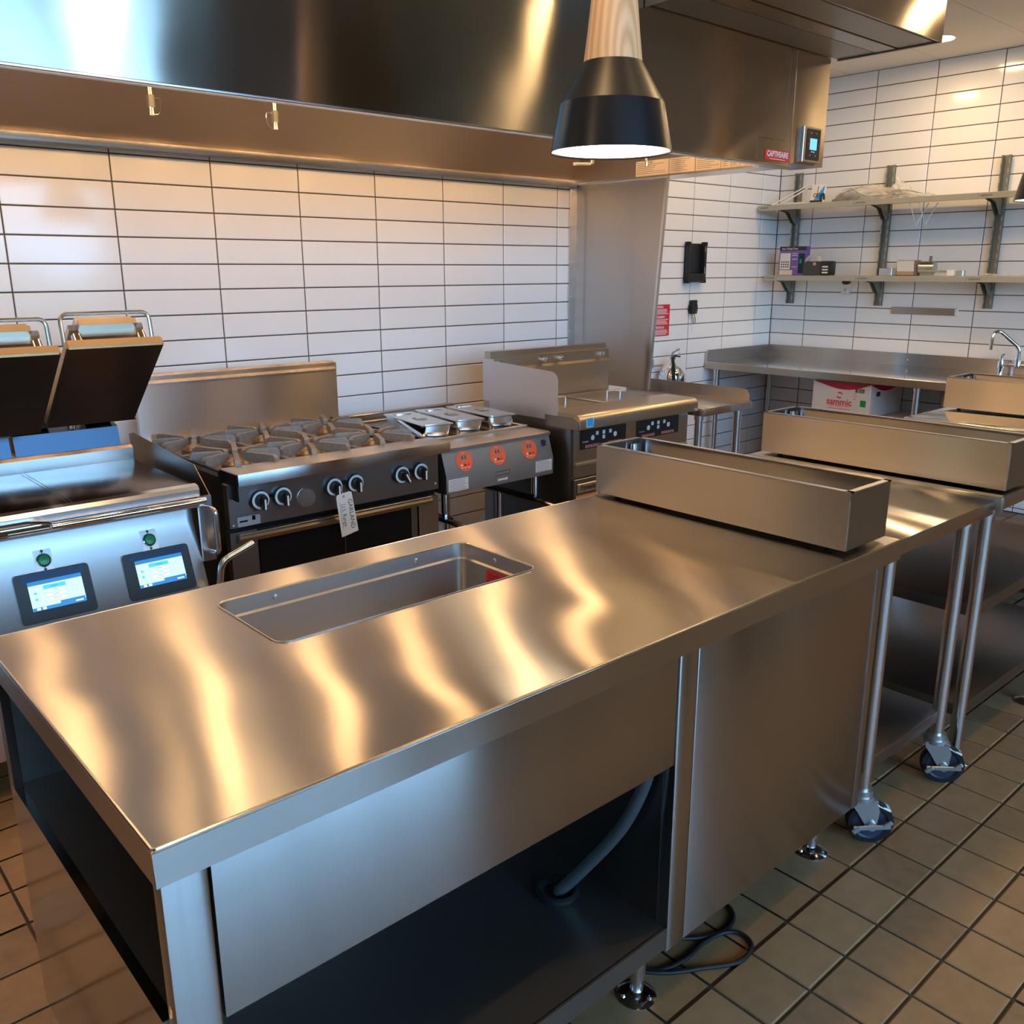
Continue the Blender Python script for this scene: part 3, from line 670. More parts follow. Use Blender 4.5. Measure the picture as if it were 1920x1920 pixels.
# raised platens
pv = Vector((0, -.352, .285)).normalized(); pn = X_.cross(pv)            # pn looks down and forward
if pn.y > 0: pn = -pn
def platen(x0, x1, dz):
    base = Vector(((x0+x1)/2, 3.255, 1.045+dz)); hw = (x1-x0)/2; ln = .453
    p = MB().obox(base+pv*ln/2-pn*.017, X_, pv, -pn, hw, ln/2, .0175, .006).build('platen', 'platen_edge', G)
    MB().obox(base+pv*ln/2+pn*.0007, X_, pv, -pn, hw-.004, ln/2-.004, .0006).build('platen_face', 'platen_face', p)
    MB().obox(base+pv*(ln-.085)-pn*.098, X_, pv, -pn, hw-.034, .080, .036, .026, 4).build('platen_cover', 'steel_cover', p)
    for sx in (-1, 1): MB().cyl(base+pv*(ln-.035)+X_*sx*(hw-.05)-pn*.034, base+pv*(ln-.035)+X_*sx*(hw-.05)-pn*.07, .016, n=16).build('platen_stud', 'chrome', p)
    h0 = base+pv*(ln-.06)-pn*.03
    pts = [h0-X_*(hw-.012), h0-X_*(hw-.012)-pn*.10+pv*.055, h0+X_*(hw-.012)-pn*.10+pv*.055, h0+X_*(hw-.012)]
    MB().tube(round_path(pts, .025), .0065, 10).build('handle', 'tube', p)
    MB().obox(base+pv*.06-pn*.09, X_, pv, -pn, .05, .12, .03, .008).build('lift_arm', 'black_steel', p)
platen(.808, 1.100, 0); platen(.498, .792, -.012); platen(.19, .482, -.012)
ss = [(3.50, .85), (3.52, .95), (3.47, .962), (2.914, .925), (2.805, .838), (2.80, .80), (3.0, .80)]
MB().prism(ss, 1.160, 1.1625).build('side_splash', 'steel_dark', G)
MB().box(1.118, 1.162, 2.80, 2.812, .62, .842).build('handle_plate', 'steel_bright', G)
MB().tube(round_path([(1.130, 2.80, .805), (1.150, 2.745, .805), (1.150, 2.745, .655), (1.132, 2.80, .655)], .02), .008, 10).build('side_handle', 'tube', G)
MB().tube(round_path([(1.118, 2.77, .50), (1.122, 2.70, .55), (1.132, 2.69, .645), (1.245, 2.69, .684)], .03), .0115, 12).build('drawer_lever', 'tube', G)

# ================================================================== RANGE
RX0, RX1 = 1.245, 2.150
Rg = thing('gas_range', (1.7, 3.25, 0), 'six burner gas range with cast iron grates, black knobs and oven below', 'range')
MB().box(RX0, RX1, 2.90, 3.69, .15, .840).build('body', 'black_steel', Rg)
for x in (RX0+.06, RX1-.06):
    for y in (2.96, 3.62): MB().cyl((x, y, 0), (x, y, .15), .022, n=16).build('leg', 'tube', Rg)
MB().box(RX0+.012, RX1+.006, 2.793, 2.932, .852, .895, .003).build('front_ledge', 'steel', Rg)
MB().box(RX0+.008, RX0+.013, 2.80, 2.93, .80, .893).build('ledge_end_cap', 'black_steel', Rg)
MB().box(RX0, RX1-.006, 2.862, 2.90, .692, .850, .002, 1).build('control_panel', 'steel_mid', Rg)
MB().box(RX0+.015, RX1-.02, 2.90, 3.66, .840, .8425).build('drip_tray', 'pan_tan', Rg)
MB().box(RX0, RX0+.012, 2.92, 3.69, .838, .890).build('side_rail', 'black_steel', Rg); MB().box(RX1-.012, RX1, 2.92, 3.69, .838, .890).build('side_rail', 'black_steel', Rg)
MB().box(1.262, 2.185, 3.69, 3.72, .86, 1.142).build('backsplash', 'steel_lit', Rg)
MB().prism([(3.69, 1.110), (3.685, 1.112), (3.70, 1.150), (3.735, 1.150), (3.735, 1.14), (3.72, 1.11)], 1.262, 2.178).build('splash_cap', 'steel_bright', Rg)
MB().box(1.262, 2.18, 3.655, 3.69, .868, .885, .003).build('rear_rail', 'steel_bright', Rg)
for x, a in ((1.357, 0), (1.443, 0), (1.652, 0), (1.744, 0), (1.956, .5), (2.046, 0)):
    c = Vector((x, 2.862, .781)); ax = Vector((0, -1, 0))
    k = MB().lathe([(.034, 0), (.035, .012), (.032, .018), (.001, .018)], c, 32, axis=ax).build('knob', 'black_plastic', Rg)
    MB().lathe([(.0235, .0175), (.0245, .0195), (.031, .0195), (.0325, .0175)], c, 32, axis=ax).build('knob_dial', 'white_plastic', k)
    MB().lathe([(.024, .018), (.022, .030), (.018, .034), (.001, .035)], c, 28, axis=ax).build('knob_cap', 'black_plastic', k)
    v = Vector((math.sin(a), 0, -math.cos(a))); u = Vector((math.cos(a), 0, math.sin(a)))
    MB().obox(c-Y_*.040+v*.006, u, v, Y_, .0085, .024, .012, .004).build('knob_grip', 'black_plastic', k)
    MB().obox(c-Y_*.0525+v*.009, u, v, Y_, .0032, .018, .0006).build('knob_pointer', 'white_plastic', k)
for x in (1.400, 1.698, 2.001): MB().box(x-.012, x+.012, 2.845, 2.862, .785, .797).build('knob_link', 'black_steel', Rg)
MB().lathe([(.036, 0), (.037, .006), (.034, .010), (.001, .011)], (1.54, 2.862, .757), 32, axis=(0, -1, 0)).build('blank_cover', 'steel_bright', Rg)
plate((1.315, 2.8612, .712), X_, Z_, .085, .034, .0006, .004).build('logo_sticker', 'steel_matte', Rg)
plate((1.295, 2.8605, .713), X_, Z_, .03, .006, .0004).build('print_lines', 'blue_black', Rg)
plate((1.333, 2.8605, .720), X_, Z_, .012, .016, .0004).build('print_lines', 'blue_black', Rg)
for x, z in ((1.258, .702), (2.128, .715)): MB().lathe([(.0005, .004), (.005, .003), (.006, 0)], (x, 2.862, z), 10, axis=(0, -1, 0)).build('rivet', 'zinc', Rg)
dr = MB().box(1.352, 2.008, 2.872, 2.90, .20, .632, .002, 1).build('oven_door', 'black_steel', Rg)
MB().box(1.70, 1.702, 2.8705, 2.872, .21, .62).build('door_seam', 'steel_dark', dr)
MB().prism([(2.90, .665), (2.855, .668), (2.842, .655), (2.85, .640), (2.90, .634)], 1.27, 2.10).build('door_rail', 'steel_dark', dr)
MB().box(1.27, 2.10, 2.846, 2.856, .666, .672, .002, 1).build('door_handle', 'steel_bright', dr)
MB().box(RX0, 1.345, 2.868, 2.90, .18, .675).build('side_post', 'steel_dark', Rg); MB().box(2.045, RX1-.006, 2.868, 2.90, .18, .662).build('side_post', 'steel', Rg)
MB().box(2.010, 2.040, 2.872, 2.90, .18, .662).build('door_jamb', 'steel_dark', Rg)
for i in range(3):
    for j in range(2):
        cx, cy = RX0+(RX1-RX0)*(2*i+1)/6, 3.107+.372*j; ga = MB()
        for k in range(8):
            a = k*PI/4+.39; d = Vector((math.cos(a), math.sin(a), 0)); n = Vector((-d.y, d.x, 0)); r1 = min(.146/abs(d.x), .180/abs(d.y)); r0 = .042
            prof2 = [(r0, .908), (r0+.010, .915), (r1*.95, .915), (r1, .905), (r1, .868), (r1-.03, .868), (r0+.03, .882), (r0, .890)]
            c = Vector((cx, cy, 0)); m_ = len(prof2); tt = .0095
            V = [c+d*r+Z_*h+n*tt for r, h in prof2]+[c+d*r+Z_*h-n*tt for r, h in prof2]
            ga.add(V, [tuple(range(m_)), tuple(range(2*m_-1, m_-1, -1))]+[(q, m_+q, m_+(q+1) % m_, (q+1) % m_) for q in range(m_)])
        for sy in (-1, 1): ga.box(cx-.147, cx+.147, cy+sy*.180-.006, cy+sy*.180+.006, .868, .884)
        for sx in (-1, 1): ga.box(cx+sx*.147-.004, cx+sx*.147+.004, cy-.18, cy+.18, .868, .884)
        ga.build('burner_grate', 'iron', Rg)
        MB().lathe([(.052, .842), (.052, .868), (.040, .880), (.038, .874), (.016, .874), (.001, .870)], (cx, cy, 0), 24).build('burner_head', 'pan_tan', Rg)
# hang tag tied to a knob
tg = thing('hang_tag', (1.67, 2.80, .60), 'cream cardboard hang tag with black lettering tied to a range knob', 'tag')
q = [(1.629, .753), (1.634, .761), (1.686, .768), (1.695, .763), (1.717, .612), (1.645, .598)]
MB().prism(q, 2.7995, 2.8005, 'y').build('card', 'paper', tg)
tu = Vector((.014, 0, -.15)).normalized(); tv = Vector((.15, 0, .014)).normalized()
text('lettering', 'GARLAND', .026, (1.690, 2.7993, .682), tu, tv, 'ink', tg, sx=.95, t=.0002)
text('lettering', 'U.S. Range', .024, (1.660, 2.7993, .680), tu, tv, 'ink', tg, sx=.85, t=.0002)
MB().tube([Vector((1.643, 2.799, .73)), Vector((1.643, 2.799, .73))+tu*.10], .0006, 4).build('rule_line', 'ink', tg)
MB().lathe([(.002, .0012), (.005, .0012), (.005, 0)], (1.660, 2.7995, .752), 12, axis=(0, -1, 0)).build('eyelet', 'card_brown', tg)
MB().tube(smooth_path([(1.660, 2.80, .753), (1.657, 2.803, .770), (1.652, 2.815, .785), (1.648, 2.83, .79)], 4), .0008, 5).build('string', 'paper', tg)

# ================================================================== HOT WELL on its stand
HW0, HW1 = 2.192, 2.806
hw = thing('food_warmer', (2.5, 3.28, .55), 'stainless steel countertop food warmer with three orange control discs', 'warmer')
prof = [(3.68, .66), (3.68, .848), (2.905, .848), (2.893, .842), (2.893, .832), (2.905, .830), (2.872, .728), (2.872, .655), (2.90, .652)]
MB().prism(prof, HW0, HW1).build('body', 'steel_warmer', hw)
rim = MB()
for a, b, c, d in ((HW0+.012, HW1-.012, 3.03, 3.05), (HW0+.012, HW1-.012, 3.62, 3.64), (HW0+.012, HW0+.032, 3.05, 3.62), (HW1-.032, HW1-.012, 3.05, 3.62)): rim.box(a, b, c, d, .846, .862, .003, 1)
rim.build('well_rim', 'steel_bright', hw)
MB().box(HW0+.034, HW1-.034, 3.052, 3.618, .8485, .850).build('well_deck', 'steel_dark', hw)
MB().box(HW0, HW1+.05, 3.68, 3.70, .80, .888).build('rear_splash', 'steel', hw)
MB().box(HW0, HW1+.05, 3.66, 3.68, .868, .888, .003, 1).build('splash_fold', 'steel', hw)
fv = Vector((0, .033, .102)).normalized(); fn = X_.cross(fv)
for x in (2.30, 2.485, 2.672):
    c = Vector((x, 2.889, .782))
    d_ = MB().lathe([(.044, 0), (.044, .0012), (.001, .0012)], c+fn*.0, 36, axis=fn).build('control_disc', 'orange', hw)
    plate(c+fn*.0014+fv*.014, X_, fv, .040, .026, .0004).build('digit_window', 'card_brown', d_)
    for k in (-.008, .008): 
        plate(c+fn*.0019+fv*.014+X_*k, X_, fv, .010, .017, .0003).build('digit', 'carton_red', d_)
    for k, mm in ((-.018, 'white_plastic'), (0, 'ink'), (.018, 'red_label')):
        MB().lathe([(.005, 0), (.005, .001), (.0005, .001)], c+fn*.0014-fv*.018+X_*k, 12, axis=fn).build('key', mm, d_)
        plate(c+fn*.0014-fv*.029+X_*k, X_, fv, .012, .0025, .0003).build('key_caption', 'white_plastic', d_)
    plate(c+fn*.0014+fv*.034, X_, fv, .016, .002, .0003).build('key_caption', 'cream_label', d_)
sw = MB().obox(Vector((2.762, 2.890, .80)), X_, fv, fn, .008, .014, .004, .002, 1).build('rocker_switch', 'black_plastic', hw)
MB().obox(Vector((2.762, 2.884, .803)), X_, fv+fn*.3, fn, .005, .008, .003, .001, 1).build('rocker', 'ink', sw)
def label(parent, c, u, v, w, h, rows, m='paper', name='white_label'):
    l = plate(c, u, v, w, h, .0006).build(name, m, parent); n = Vector(u).cross(Vector(v)).normalized(); b = MB()
    for k in range(rows):
        wq = w*random.uniform(.7, .9); p = plate(Vector(c)+n*.0008+Vector(v)*(h*.4-(k)*h*.8/max(1, rows-1))-Vector(u)*(w*.45-wq/2), u, v, wq, h*.25/rows, .0002); b.add(p.v, p.f)
    b.build('print_lines', 'ink_grey', l); return l
label(hw, (2.255, 2.8718, .690), X_, Z_, .105, .052, 7); label(hw, (2.746, 2.8718, .700), X_, Z_, .100, .050, 6)
bdg = plate((2.50, 2.8718, .704), X_, Z_, .085, .024, .0012).build('badge', 'steel_bright', hw)
for k in range(8): plate((2.468+k*.009, 2.8704, .704), X_, Z_, .006, .009, .0003).build('badge_mark', 'ink_grey', bdg)
label(hw, (2.50, 2.8718, .675), X_, Z_, .055, .012, 2)
for x in (2.225, 2.745):
    for y in (2.93, 3.60):
        l = MB().cyl((x, y, .56), (x, y, .655), .016, n=18).build('leg', 'chrome', hw); MB().cyl((x, y, .541), (x, y, .57), .012, n=6).build('levelling_foot', 'chrome', l)
st = thing('equipment_stand', (2.5, 3.27, 0), 'dark tubular stand with bent front rails under the food warmer', 'stand')
for x in (2.225, 2.745):
    MB().tube(round_path([(x, 3.66, .528), (x, 2.86, .528), (x+.045, 2.76, .50), (x+.06, 2.74, .28), (x+.06, 2.74, .10)], .07), .0125, 12).build('bent_rail', 'brass_tube', st)
    MB().box(x-.02, x+.02, 2.90, 3.64, .530, .541).build('top_rail', 'black_steel', st)
    for y in (3.18, 3.60): MB().cyl((x, y, 0), (x, y, .53), .018, n=14).build('leg', 'tube', st)
MB().cyl((2.225, 3.60, .50), (2.745, 3.60, .50), .014, n=12).build('cross_rail', 'tube', st)
MB().tube(smooth_path([(2.33, 3.70, .53), (2.335, 3.72, .45), (2.36, 3.74, .3), (2.38, 3.76, .03)], 6), .006, 8).build('cable', 'rubber', st)
# steam table pans with lids
def food_pan(x, y, label_, tilt):
    p = thing('food_pan', (x, y, .851), label_, 'pan', 'lidded pans in the food warmer')
    v = Vector((tilt, 1, 0)).normalized(); u = Vector((v.y, -v.x, 0)); o = Vector((x, y, 0))
    b = MB(); zs = [(.062, .176, .8515), (.067, .184, .866), (.072, .190, .912)]; rr = [[o+u*q[0]+v*q[1] for q in rrect(-a, a, -c, c, .022, 4)] for a, c, z in zs]; n = len(rr[0])
    for k in range(2): b.add([q+Z_*zs[k][2] for q in rr[k]]+[q+Z_*zs[k+1][2] for q in rr[k+1]], [(i, (i+1) % n, n+(i+1) % n, n+i) for i in range(n)], True)
    b.add([q+Z_*zs[0][2] for q in rr[0]], [tuple(range(n))]); b.build('pan_body', 'chrome', p)
    c = o+Z_*.913
    l = plate(c, u, v, .152, .405, .004, .016).build('lid', 'steel_lid', p)
    plate(c+Z_*.004+v*.150, u, v, .085, .035, .004, .012).build('lid_dome', 'steel_lid', l)
    plate(c+Z_*.004, u, v, .13, .37, .0012, .016).build('lid_panel', 'steel_lid', l)
    plate(c+Z_*.0052-v*.02, u, v, .05, .085, .0008, .02).build('lid_recess', 'steel_dark', l)
    MB().obox(c+Z_*.0095-v*.02, u, v, Z_, .020, .006, .0035, .003).build('lid_handle', 'gold', l)
food_pan(2.318, 3.240, 'steel food pan with flat lid in the warmer, nearest the range burners', .15); food_pan(2.500, 3.245, 'steel food pan with skewed lid, middle of three in the warmer', .15); food_pan(2.683, 3.243, 'steel food pan with flat lid in the warmer, nearest the fryer', .12)

# ================================================================== FRYER
FX0_, FX1_ = 2.858, 3.700
Fy = thing('deep_fryer', (3.28, 3.08, 0), 'twin vat stainless steel deep fryer with black control panels beside the side panel', 'fryer')
MB().box(FX0_, FX1_, 2.815, 3.36, .12, .885).build('body', 'steel_dark', Fy)
for x in (FX0_+.07, FX1_-.07):
    for y in (2.88, 3.30): MB().cyl((x, y, 0), (x, y, .12), .02, n=16).build('leg', 'tube', Fy)
arc = [(2.785-.035*math.cos(t), .898+.032*math.sin(t)) for t in [PI/2*k/6 for k in range(7)]]
MB().prism([(2.96, .905), (2.96, .865), (2.75, .865)]+arc+[(2.96, .930)], FX0_-.004, FX1_+.006).build('front_bullnose', 'steel_fryer', Fy)
MB().box(FX0_, FX1_, 2.96, 3.36, .885, .912).build('top_deck', 'steel_fryer', Fy)
for a, b in ((2.90, 3.255), (3.30, 3.665)):
    ld = MB().box(a, b, 2.975, 3.345, .912, .920, .003, 1).build('vat_lid', 'steel_bright', Fy)
    cx = (a+b)/2+.02; MB().tube(round_path([(cx-.05, 3.14, .918), (cx-.05, 3.14, .950), (cx+.05, 3.14, .950), (cx+.05, 3.14, .918)], .008), .0042, 8).build('lid_handle', 'zinc', ld)
MB().box(FX0_, FX1_, 3.36, 3.425, .12, 1.140).build('flue_riser', 'steel_fryer', Fy)
MB().box(FX0_+.012, FX1_, 3.385, 3.43, 1.14, 1.168).build('riser_cap', 'steel_fryer', Fy)
MB().prism([(3.36, 1.09), (3.318, 1.082), (3.315, 1.025), (3.36, 1.02)], FX0_+.05, FX1_+.008).build('basket_rail', 'steel_fryer', Fy)
MB().box(FX0_-.003, FX0_+.0, 3.345, 3.425, .93, 1.135).build('riser_side', 'steel_matte', Fy)
for x in (2.90, 3.20, 3.315, 3.63): 
    MB().lathe([(.010, 0), (.010, .012), (.014, .014), (.014, .022), (.001, .024)], (x, 3.36, 1.115), 14, axis=(0, -1, 0)).build('rail_knob', 'chrome', Fy)
shd = [(3.372, .888), (2.893, .888)]+[(2.943-.05*math.cos(t), 1.060+.05*math.sin(t)) for t in [PI/2*k/8 for k in range(9)]]+[(3.345, 1.128), (3.372, 1.11)]
MB().prism(shd, FX0_-.007, FX0_-.004).build('splash_shield', 'steel_matte', Fy)
MB().prism([(2.975, .86), (2.975, .912), (2.80, .912), (2.76, .895), (2.755, .86)], FX0_-.0075, FX0_-.0045).build('side_cap', 'steel_dark', Fy)
MB().box(FX0_+.012, FX1_-.008, 2.80, 2.815, .700, .866).build('control_panel', 'steel_fryer', Fy)
for a, b in ((2.905, 3.215), (3.295, 3.615)):
    c = Vector(((a+b)/2, 2.800, .805)); k = plate(c, X_, Z_, b-a, .090, .003, .004).build('control_face', 'black_plastic', Fy); o_ = 2.7966
    for dx, dz in ((-.045, .022), (0, .022), (.045, .022), (0, 0)): plate((c.x+dx, o_, c.z+dz), X_, Z_, .018, .017, .0004).build('key', 'white_plastic', k)
    for dx in (-.075, .078): MB().lathe([(.012, 0), (.012, .001), (.0005, .001)], (c.x+dx, o_, c.z+.004), 18, axis=(0, -1, 0)).build('power_key', 'white_plastic', k)
    for s_ in (-1, 1):
        for q in range(6): plate((c.x+s_*.075+(q-2.5)*.0165, o_, c.z-.033), X_, Z_, .012, .014, .0004).build('product_key', 'key_red', k)
    text('lettering', 'Frymaster', .011, (c.x-.122, o_, c.z-.010), X_, Z_, 'white_plastic', k, t=.0003, sx=.9)
sq = plate((2.915, 2.7495, .893), X_, Z_, .046, .044, .0008, .002).build('energy_sticker', 'white_plastic', Fy)
plate((2.915, 2.7485, .893), X_, Z_, .040, .038, .0004).build('sticker_field', 'blue', sq)
MB().box(FX0_+.02, FX1_-.012, 2.79, 2.815, .690, .700).build('panel_ledge', 'gold', Fy)
MB().box(FX0_+.012, FX1_-.008, 2.805, 2.815, .632, .690).build('lower_strip', 'steel_fryer', Fy)
for a, b in ((2.870, 3.275), (3.285, 3.690)):
    d_ = MB().box(a, b, 2.795, 2.815, .16, .625, .003, 1).build('door', 'steel_dark', Fy)
    bb = MB().box(a+.015, a+.155, 2.7885, 2.795, .560, .603, .003, 1).build('name_badge', 'gold', d_)
    text('lettering', 'Frymaster', .034, (a+.085, 2.788, .583), X_, Z_, 'ink', bb, sx=.78, t=.0006, bold=.0006, shear=.25)
    label(d_, (a+.085, 2.7945, .525), X_, Z_, .15, .045, 3, 'orange_label', 'caution_label')

# small side table with raised edges
sd = thing('side_table', (3.95, 3.1, 0), 'small stainless steel table with raised side edge beside the fire extinguisher', 'table')
MB().box(3.72, 4.15, 2.722, 3.47, .834, .874, .003).build('table_top', 'steel', sd)
rc = [(3.47, .87), (3.47, .935), (2.79, .935)]+[(2.79-.045*math.sin(t), .89+.045*math.cos(t)) for t in [PI/2*k/6 for k in range(1, 7)]]+[(2.745, .87)]
MB().prism(rc, 4.146, 4.152).build('side_splash', 'steel', sd)
MB().box(3.98, 4.15, 3.464, 3.47, .872, .935).build('rear_splash', 'steel', sd)
for x, y in ((4.10, 2.78), (4.10, 3.40), (3.76, 3.40), (3.76, 2.78)): post(sd, x, y, 0, .838)

# ================================================================== WALL TABLE WITH SINK
WT = thing('sink_table', (5.86, 3.0, 0), 'stainless steel table with backsplash and sink along the right tiled wall', 'table')
zt = .905; SX0, SX1, SY0, SY1 = 5.56, 6.10, 1.55, 2.33
tb = MB().box(5.445, XR-.012, SY1, YC-.012, zt-.045, zt).box(5.445, SX0, 1.3, SY1, zt-.045, zt).box(SX1, XR-.012, 1.3, SY1, zt-.045, zt).box(SX0, SX1, 1.3, SY0, zt-.045, zt)
tb.build('table_top', 'steel_mirror', WT)
MB().box(5.440, 5.4448, 1.3, YC-.012, zt-.047, zt-.001).build('front_edge', 'steel_fryer', WT)
MB().tube([(5.4425, 1.3, zt-.001), (5.4425, YC-.012, zt-.001)], .0025, 6).build('edge_bead', 'steel_bright', WT)
MB().box(XR-.024, XR-.004, 1.3, YC-.012, zt, .988).build('rear_splash', 'steel', WT)
sp = [(5.45, zt), (5.45, .965), (5.47, .988), (XR-.024, .988), (XR-.024, zt)]
MB().prism(sp, YC-.024, YC-.004, 'y').build('side_splash', 'steel', WT)
bw = MB().box(SX0, SX0+.003, SY0, SY1, .62, zt).box(SX1-.003, SX1, SY0, SY1, .62, zt).box(SX0, SX1, SY0, SY0+.003, .62, zt).box(SX0, SX1, SY1-.003, SY1, .62, zt).box(SX0, SX1, SY0, SY1, .617, .62)
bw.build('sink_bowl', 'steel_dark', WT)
for x, y in ((5.50, 3.93), (6.20, 3.93), (5.50, 2.45), (6.20, 2.45)): post(WT, x, y, 0, zt-.04)
MB().lathe([(.0005, .003), (.008, .002), (.009, 0)], (XR-.024, 2.88, .945), 12, axis=(-1, 0, 0)).build('bolt', 'gold', WT)
fc = thing('faucet', (6.17, 2.18, .905), 'chrome bridge faucet with bent swivel spout at the sink', 'faucet')
MB().cyl((6.17, 2.235, .905), (6.17, 2.235, .985), .014, n=14).cyl((6.17, 2.235, .945), (6.17, 2.235, .985), .022, n=14).build('supply_post', 'chrome', fc)
MB().cyl((6.17, 2.04, .905), (6.17, 2.04, .985), .014, n=14).cyl((6.17, 2.04, .945), (6.17, 2.04, .985), .022, n=14).build('supply_post', 'chrome', fc)
MB().tube([(6.17, 2.25, .968), (6.17, 2.02, .968)], .014, 12).build('bridge', 'chrome', fc)
for y in (2.235, 2.04):
    h = MB().cyl((6.17, y, .985), (6.17, y, 1.025), .013, n=14).build('handle_stem', 'chrome', fc); MB().obox((6.15, y-.012, 1.03), (-1, -.5, .1), (.5, -1, 0), Z_, .035, .008, .005, .003).build('lever', 'chrome', h)
MB().tube(round_path([(6.17, 2.137, .965), (6.17, 2.137, 1.075), (6.12, 2.25, 1.18), (6.08, 2.275, 1.16), (6.08, 2.275, 1.06)], .03), .0125, 14).cyl((6.17, 2.137, .96), (6.17, 2.137, 1.01), .020, n=14).build('spout', 'chrome', fc)
# cartons below
lc = thing('shipping_carton', (5.78, 2.8, 0), 'large closed white and red carton lying under the wall table', 'carton')
MB().box(5.50, 6.06, 2.42, 3.20, 0, .625, .003, 1).build('box', 'carton', lc)
for y, w in ((2.55, .07), (2.72, .03), (2.80, .03)): plate((5.62, y, .6255), X_, Y_, .14, w, .0006).build('print_panel', 'red', lc)
plate((5.53, 2.68, .6256), X_, Y_, .03, .46, .0006).build('print_panel', 'red', lc)
bx = thing('shipping_carton', (5.72, 2.95, .626), 'white carton with red top band stacked under the wall table', 'carton')
BX, B0, B1, Z0, Z1 = 5.515, 2.752, 3.158, .6265, .842
MB().box(BX, 5.95, B0, B1, Z0, Z1, .003, 1).build('box', 'carton', bx)
def band(n, f): return [f(t/n) for t in range(n+1)]
cv = band(12, lambda t: (B1-.003-(B1-B0-.006)*t, Z1-.003-.055*math.sin(PI*t)*(.55+.45*t)))
MB().add([(BX-.0006, y, z) for y, z in cv]+[(BX-.0006, B0+.003, Z1-.002), (BX-.0006, B1-.003, Z1-.002)], [tuple(range(len(cv)+2))]).build('red_band', 'carton_red', bx)
cv = band(12, lambda t: (BX+.003+.43*t, Z1-.003-.05*math.sin(PI*t)))
MB().add([(x, B0-.0006, z) for x, z in cv]+[(5.945, B0-.0006, Z1-.002), (BX+.003, B0-.0006, Z1-.002)], [tuple(range(len(cv)+2))]).build('red_band', 'carton_red', bx)
plate((BX+.2, 2.955, Z1+.0002), X_, Y_, .38, .40, .0006).build('red_band', 'carton_red', bx)
text('lettering', 'sammic', .060, (BX-.0006, 2.962, .712), -Y_, Z_, 'red_label', bx, t=.0004, bold=.0012)
text('lettering', 'www.sammic.com', .018, (BX-.0006, 2.962, .688), -Y_, Z_, 'red_label', bx, t=.0004, sx=1.08)
plate((BX-.0003, 2.962, .668), -Y_, Z_, .155, .003, .0004).build('rule_line', 'red_label', bx)
lg = MB()
for s_ in (1, -1):
    ar = [(Vector((BX-.001, 2.962, .757)) + (-Y_)*(s_*math.cos(t)*.020) + Z_*(s_*(.006+math.sin(t)*.016))) for t in [PI*k/10-.1 for k in range(9)]]
    ai = [(Vector((BX-.001, 2.962, .757)) + (-Y_)*(s_*math.cos(t)*.013) + Z_*(s_*(.006+math.sin(t)*.006))) for t in [PI*k/10-.1 for k in range(9)]]
    lg.add(ar+ai, [(i, i+1, 10+i, 9+i) for i in range(8)])
lg.build('logo_mark', 'red_label', bx)
bc = MB()
for k in range(16):
    p = plate((BX-.0003, 2.853-k*.0038, .797), -Y_, Z_, random.choice((.0012, .002, .0028)), .028, .0004); bc.add(p.v, p.f)
bc.build('barcode', 'ink', bx)
plate((BX-.0003, 2.797, .716), -Y_, Z_, .038, .042, .0004).build('green_sticker', 'green', bx)
label(bx, (BX-.0003, 2.852, .757), -Y_, Z_, .03, .04, 3, 'carton', 'print_block')
plate((5.62, B0-.0004, .775), X_, Z_, .05, .03, .0004).build('hand_hole', 'ink', bx)

# ================================================================== WALL SHELVING
def upright(y, which):
    u = tag(MB().box(XR-.030, XR-.0005, y-.026, y-.019, 1.305, 2.24).box(XR-.030, XR-.0005, y+.019, y+.026, 1.305, 2.24).box(XR-.006, XR-.0005, y-.026, y+.026, 1.305, 2.24).build('shelf_upright', 'bracket_grey'),
        'grey slotted steel shelf upright on the tiled wall, '+which, 'upright', 'slotted shelf uprights')
    sl = MB()
    for k in range(16): sl.box(XR-.0308, XR-.0300, y+.020, y+.0255, 1.335+k*.057, 1.362+k*.057).box(XR-.0308, XR-.03, y-.0255, y-.020, 1.335+k*.057, 1.362+k*.057)
    sl.build('slots', 'zinc', u)['kind'] = 'stuff'; return u
upright(3.845, 'nearest the corner'); upright(3.142, 'middle of three'); upright(2.402, 'nearest the faucet')
def shelf(z, y1, which, yj):
    s = thing('wall_shelf', (6.12, 2.6, z-.03), 'long grey steel wall shelf on brackets, '+which, 'shelf', 'grey wall shelves')
    x0 = 5.978
    for a, b in zip(yj[:-1], yj[1:]): 
        t = MB().prism([(x0, z-.036), (x0, z-.002), (x0+.004, z), (XR-.034, z), (XR-.034, z-.02), (XR-.038, z-.02), (XR-.038, z-.004), (x0+.012, z-.004), (x0+.012, z-.036)], min(a, b)+.001, max(a, b)-.001, 'y').build('shelf_section', 'shelf_grey', s)
        plate((x0-.0003, max(a, b)-.05, z-.018), -Y_, Z_, .07, .010, .0004).build('stamped_mark', 'bracket_grey', t)
    for y in (3.845, 3.142, 2.402):
        br = MB()
        for dy in (-.017, .014): br.prism([(XR-.028, z-.006), (x0+.02, z-.006), (x0+.02, z-.022), (XR-.135, z-.050), (XR-.062, z-.120), (XR-.028, z-.120)], y+dy, y+dy+.003, 'y')
        br.box(x0+.02, XR-.13, y-.017, y+.017, z-.0075, z-.0045); br.build('bracket', 'bracket_grey', s)
    return s
shelf(2.006, 3.975, 'upper of two', [3.985, 3.24, 2.43, 1.5]); shelf(1.512, 3.88, 'lower of two', [3.895, 3.175, 2.44, 1.5])
ZU, ZL = 2.0065, 1.5125
